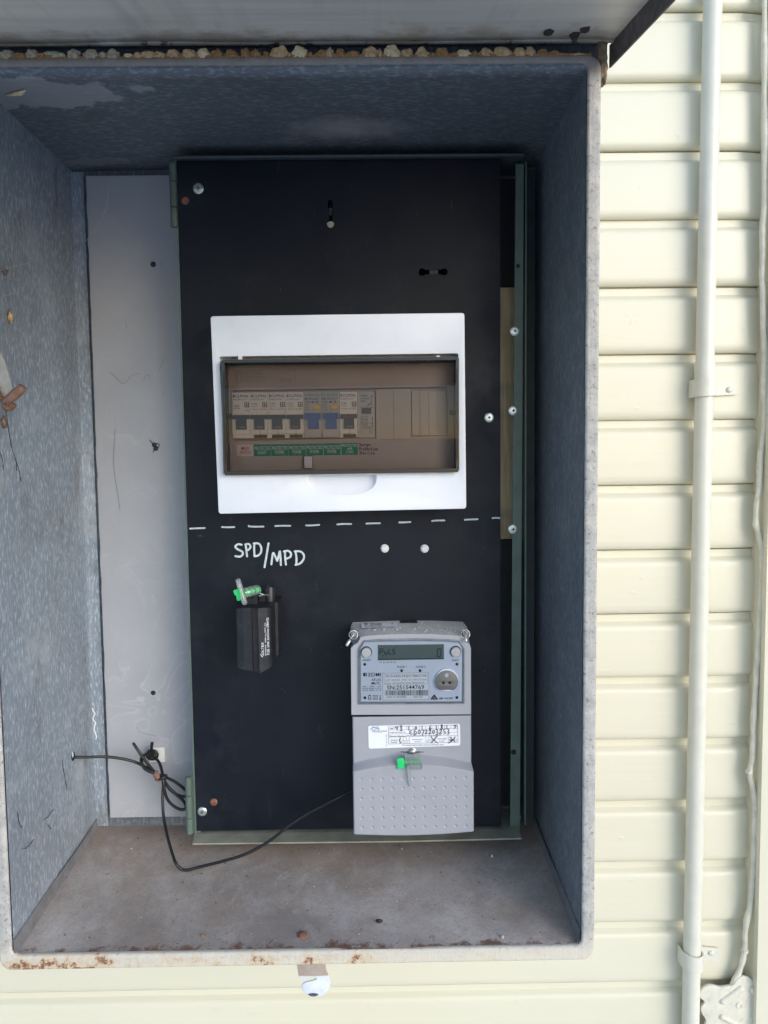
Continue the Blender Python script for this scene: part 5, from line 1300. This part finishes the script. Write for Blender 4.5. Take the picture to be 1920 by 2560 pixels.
q0 = at(395, 1884, .8195); ti = thing('cable_tie_mount', 'white square adhesive mount with black cable tie stuck on the grey sheet', 'cable tie', q0)
k = 19*.8195/1856
b = B(); box(b, q0.x-k, q0.x+k, .8160, YS, q0.z-k, q0.z+k); obj('mount', b, M_nylon, ti, bev=.0009)
b = B(); c = at(381, 1884, .813); box(b, c.x-.0035, c.x+.0035, .809, .8165, c.z-.0035, c.z+.0030); tube(b, [c+Vector((.0065*math.cos(a), -.001, .0055*math.sin(a)-.001)) for a in [2*math.pi*i/14 for i in range(15)]], .0012, 8, False); obj('tie_head', b, M_cable, ti, bev=.0007)
b = B(); A = at(379, 1881, .812); C_ = at(378, 1858, .806); plate(b, [[(A.x-.0016, A.z), (A.x+.0016, A.z), (C_.x+.0016, C_.z), (C_.x-.0016, C_.z)]], .809, .0012); obj('tie_tail', b, M_cable, ti)
# hole in the side where the cable enters
b = B(); lathe(b, hw0+Vector((-.0006,0,.001)), [(.0052,0), (.0046,.0009)], 16, 'X'); obj('cable_hole', b, M_hole, mb)
b = B(); c = hit(182, 1886, (X_L+.0012, 0, 0), (1,0,0)); blob(b, c, (.0004,.0018,.0032), 4, .4, 2); obj('bright_chip', b, M_white, mb)

# ---------------------------------------------------------------- stay bar, cocoons, webs, debris
stx = -.3235
ys0, ys1 = .628, .6385
sb = thing('stay_bar', 'grey metal stay bar with rusty brown hook at the left edge', 'stay bar', at(30, 1010, .64))
b = B(); A = [(-60,840), (-20,868), (0,880), (12,905), (36,985), (30,1000), (10,1002), (-14,960), (-60,930)]
plate(b, [[xz(*p, .640) for p in A]], .640, .0020, .0005); obj('bar', b, M_stay, sb, smooth=40)
b = B(); P = [at(*p, .6375) for p in ((8,1004), (16,1001), (28,994), (42,982), (52,973), (58,966))]
tube(b, catmull(P, 5), lambda t: .0016+.0026*math.sin(min(1, t*1.15)*math.pi*.72), 12); obj('hook', b, M_crust, sb, smooth=True)
b = B(); P = [at(*p, .640) for p in ((10,1012), (16,1020), (26,1019), (36,1010))]; tube(b, catmull(P, 5), lambda t: .0022+.0006*math.sin(t*3.1), 10); obj('pivot_rivet', b, M_rust, sb, smooth=True)
b = B(); P = [at(*p, .638) for p in ((-12,960), (-4,980), (4,1000))]; tube(b, P, .002, 8); obj('rivet_tail', b, M_rust, sb, smooth=True)
def sidew(px, py, d=.002): return hit(px, py, (X_L+d, 0, 0), (1, 0, 0))
for i, (px, py, r, lab) in enumerate(((26, 792, (.0015,.0028,.0055), 'frayed brown cocoon on the left side wall above the stay bar'), (11, 1056, (.0015,.0026,.0048), 'small dark cocoon on the left side wall below the rusty hook'), (14, 680, (.0010,.003,.003), 'dusty brown web clot on the left side wall, highest near the edge'))):
    b = B(); c = sidew(px, py); blob(b, c, r, i+2, .9, 3, 2.3); solo('cocoon', b, M_crust if i else M_mud1, lab, 'cocoon', loc=c, smooth=True)
b = B(); c = hit(42, 233, (0,0,Z_CEIL-.001), (0,0,1)); t = []
for k in range(5): tube(b, [c+Vector((-.011+.002*k, .004-.001*k, 0)), c+Vector((.001*k, -.001, -.001)), c+Vector((.010-.001*k, -.006+.0012*k, -.0008))], lambda t: .0016*(1-.6*abs(2*t-1)), 7)
solo('dry_leaf_shred', b, M_mud4, 'pale dry shred stuck under the box top at the left front corner', 'dry shred', loc=c, smooth=True)
web = thing('cobweb', 'fine dusty cobweb strands across the left side wall and grey sheet', 'cobweb', sidew(100, 640))
for pts, r in (([(275,455),(268,505),(255,545),(225,590),(196,618),(140,640),(60,660),(0,676)], .00035), ([(0,595),(12,612),(30,618)], .0003), ([(0,690),(60,700),(100,668),(140,650)], .00025), ([(275,468),(272,480),(266,520)], .00055), ([(0,745),(45,728)], .0003)):
    b = B(); P = []
    for px, py in pts: P.append(at(px, py, .80) if px > 212 else sidew(px, py, .006))
    tube(b, catmull(P, 4), r, 5); obj('strand', b, M_web, web)
wdk = thing('dirty_web_thread', 'dark dirty web threads hanging on the left side wall below the hook', 'cobweb', sidew(30, 1130))
for pts in ([(14,1020),(22,1075),(30,1120),(40,1150),(42,1178)], [(40,1150),(48,1180),(52,1205)], [(0,1130),(6,1150),(8,1175)], [(110,2050),(122,2040),(134,2022)], [(44,2030),(48,2055),(55,2070)], [(58,2122),(72,2115),(84,2098)], [(155,1900),(160,1930),(168,1975)], [(120,2060),(128,2072)]):
    b = B(); tube(b, [p+Vector((0, .0008*noise.noise(p*260), .0008*noise.noise(p*300+Vector((5,1,1))))) for p in catmull([sidew(px, py, .0012) for px, py in pts], 8)], lambda t: .00022+.0003*abs(noise.noise(Vector((t*7, px*.1, 1)))), 5); obj('strand', b, M_webd, wdk)
b = B(); P = catmull([at(px, py, .80) for px, py in ((231,1770),(236,1786),(232,1798),(238,1806),(235,1822),(241,1836),(239,1848))], 5)
tube(b, [p+Vector((.0012*noise.noise(p*300), 0, 0)) for p in P], .0007, 6); solo('white_web_tuft', b, M_webw, 'white web tuft in the left rear corner above the black cable', 'cobweb', loc=P[-1])
b = B(); P = catmull([hit(px, py, (0, .70, 0), (0, 1, 0)) for px, py in ((1418,190),(1424,215),(1428,245),(1431,262))], 4); tube(b, P, lambda t: .0006+.0012*abs(noise.noise(Vector((t*9, 0, 0)))), 6); blob(b, P[-1], (.0018,.0018,.0032), 8, .6, 2); blob(b, P[1], (.0022,.0018,.004), 9, .7, 2)
solo('web_string', b, M_crust, 'brown web string hanging in the upper right front corner of the box', 'cobweb', loc=P[0])
# debris
def floor_at(px, py):
    n = Vector((0, -(Z_FB-Z_FF), (Y_B-Y_F))); return hit(px, py, (0, Y_F, Z_FF), n)
b = B(); rd = random.Random(11)
for i in range(230):
    x = rd.uniform(X_L+.01, X_R-.01); y = Y_F+.01+(Y_B-Y_F-.02)*rd.random(); z = Z_FF+(Z_FB-Z_FF)*(y-Y_F)/(Y_B-Y_F)
    r = rd.uniform(.00025, .0007)*(1.5 if rd.random() < .1 else 1)
    blob(b, (x, y, z+.0004), (r*rd.uniform(.7, 1.6), r*rd.uniform(.6, 1.4), r*.5), i, .5, 1)
tag(obj('floor_grit', b, M_dust), 'pale dust flakes and grit scattered over the box floor', 'grit', kind='stuff')
c = floor_at(948, 2306); b = B(); blob(b, c+Vector((0,0,.0015)), (.0032,.0018,.0016), 4, .3, 2); blob(b, c+Vector((-.002,.0004,.0026)), (.0008,.0008,.0006), 5, .2, 2); solo('dead_beetle', b, M_bplas, 'small black beetle lying on the box floor right of centre', 'beetle', loc=c, smooth=True)
for i, (px, py, m, lab) in enumerate(((1230, 2141, M_dust, 'pale pebble of grit on the box floor near the right rear'), (1256, 2344, M_dust, 'pale grit crumb by the right front lip'), (507, 2341, M_crust, 'rust flake on the floor left of the rivet'))):
    c = floor_at(px, py); b = B(); blob(b, c+Vector((0,0,.001)), (.0016,.0016,.0016), i, .5, 2); solo('grit_crumb', b, m, lab, 'crumb', loc=c)
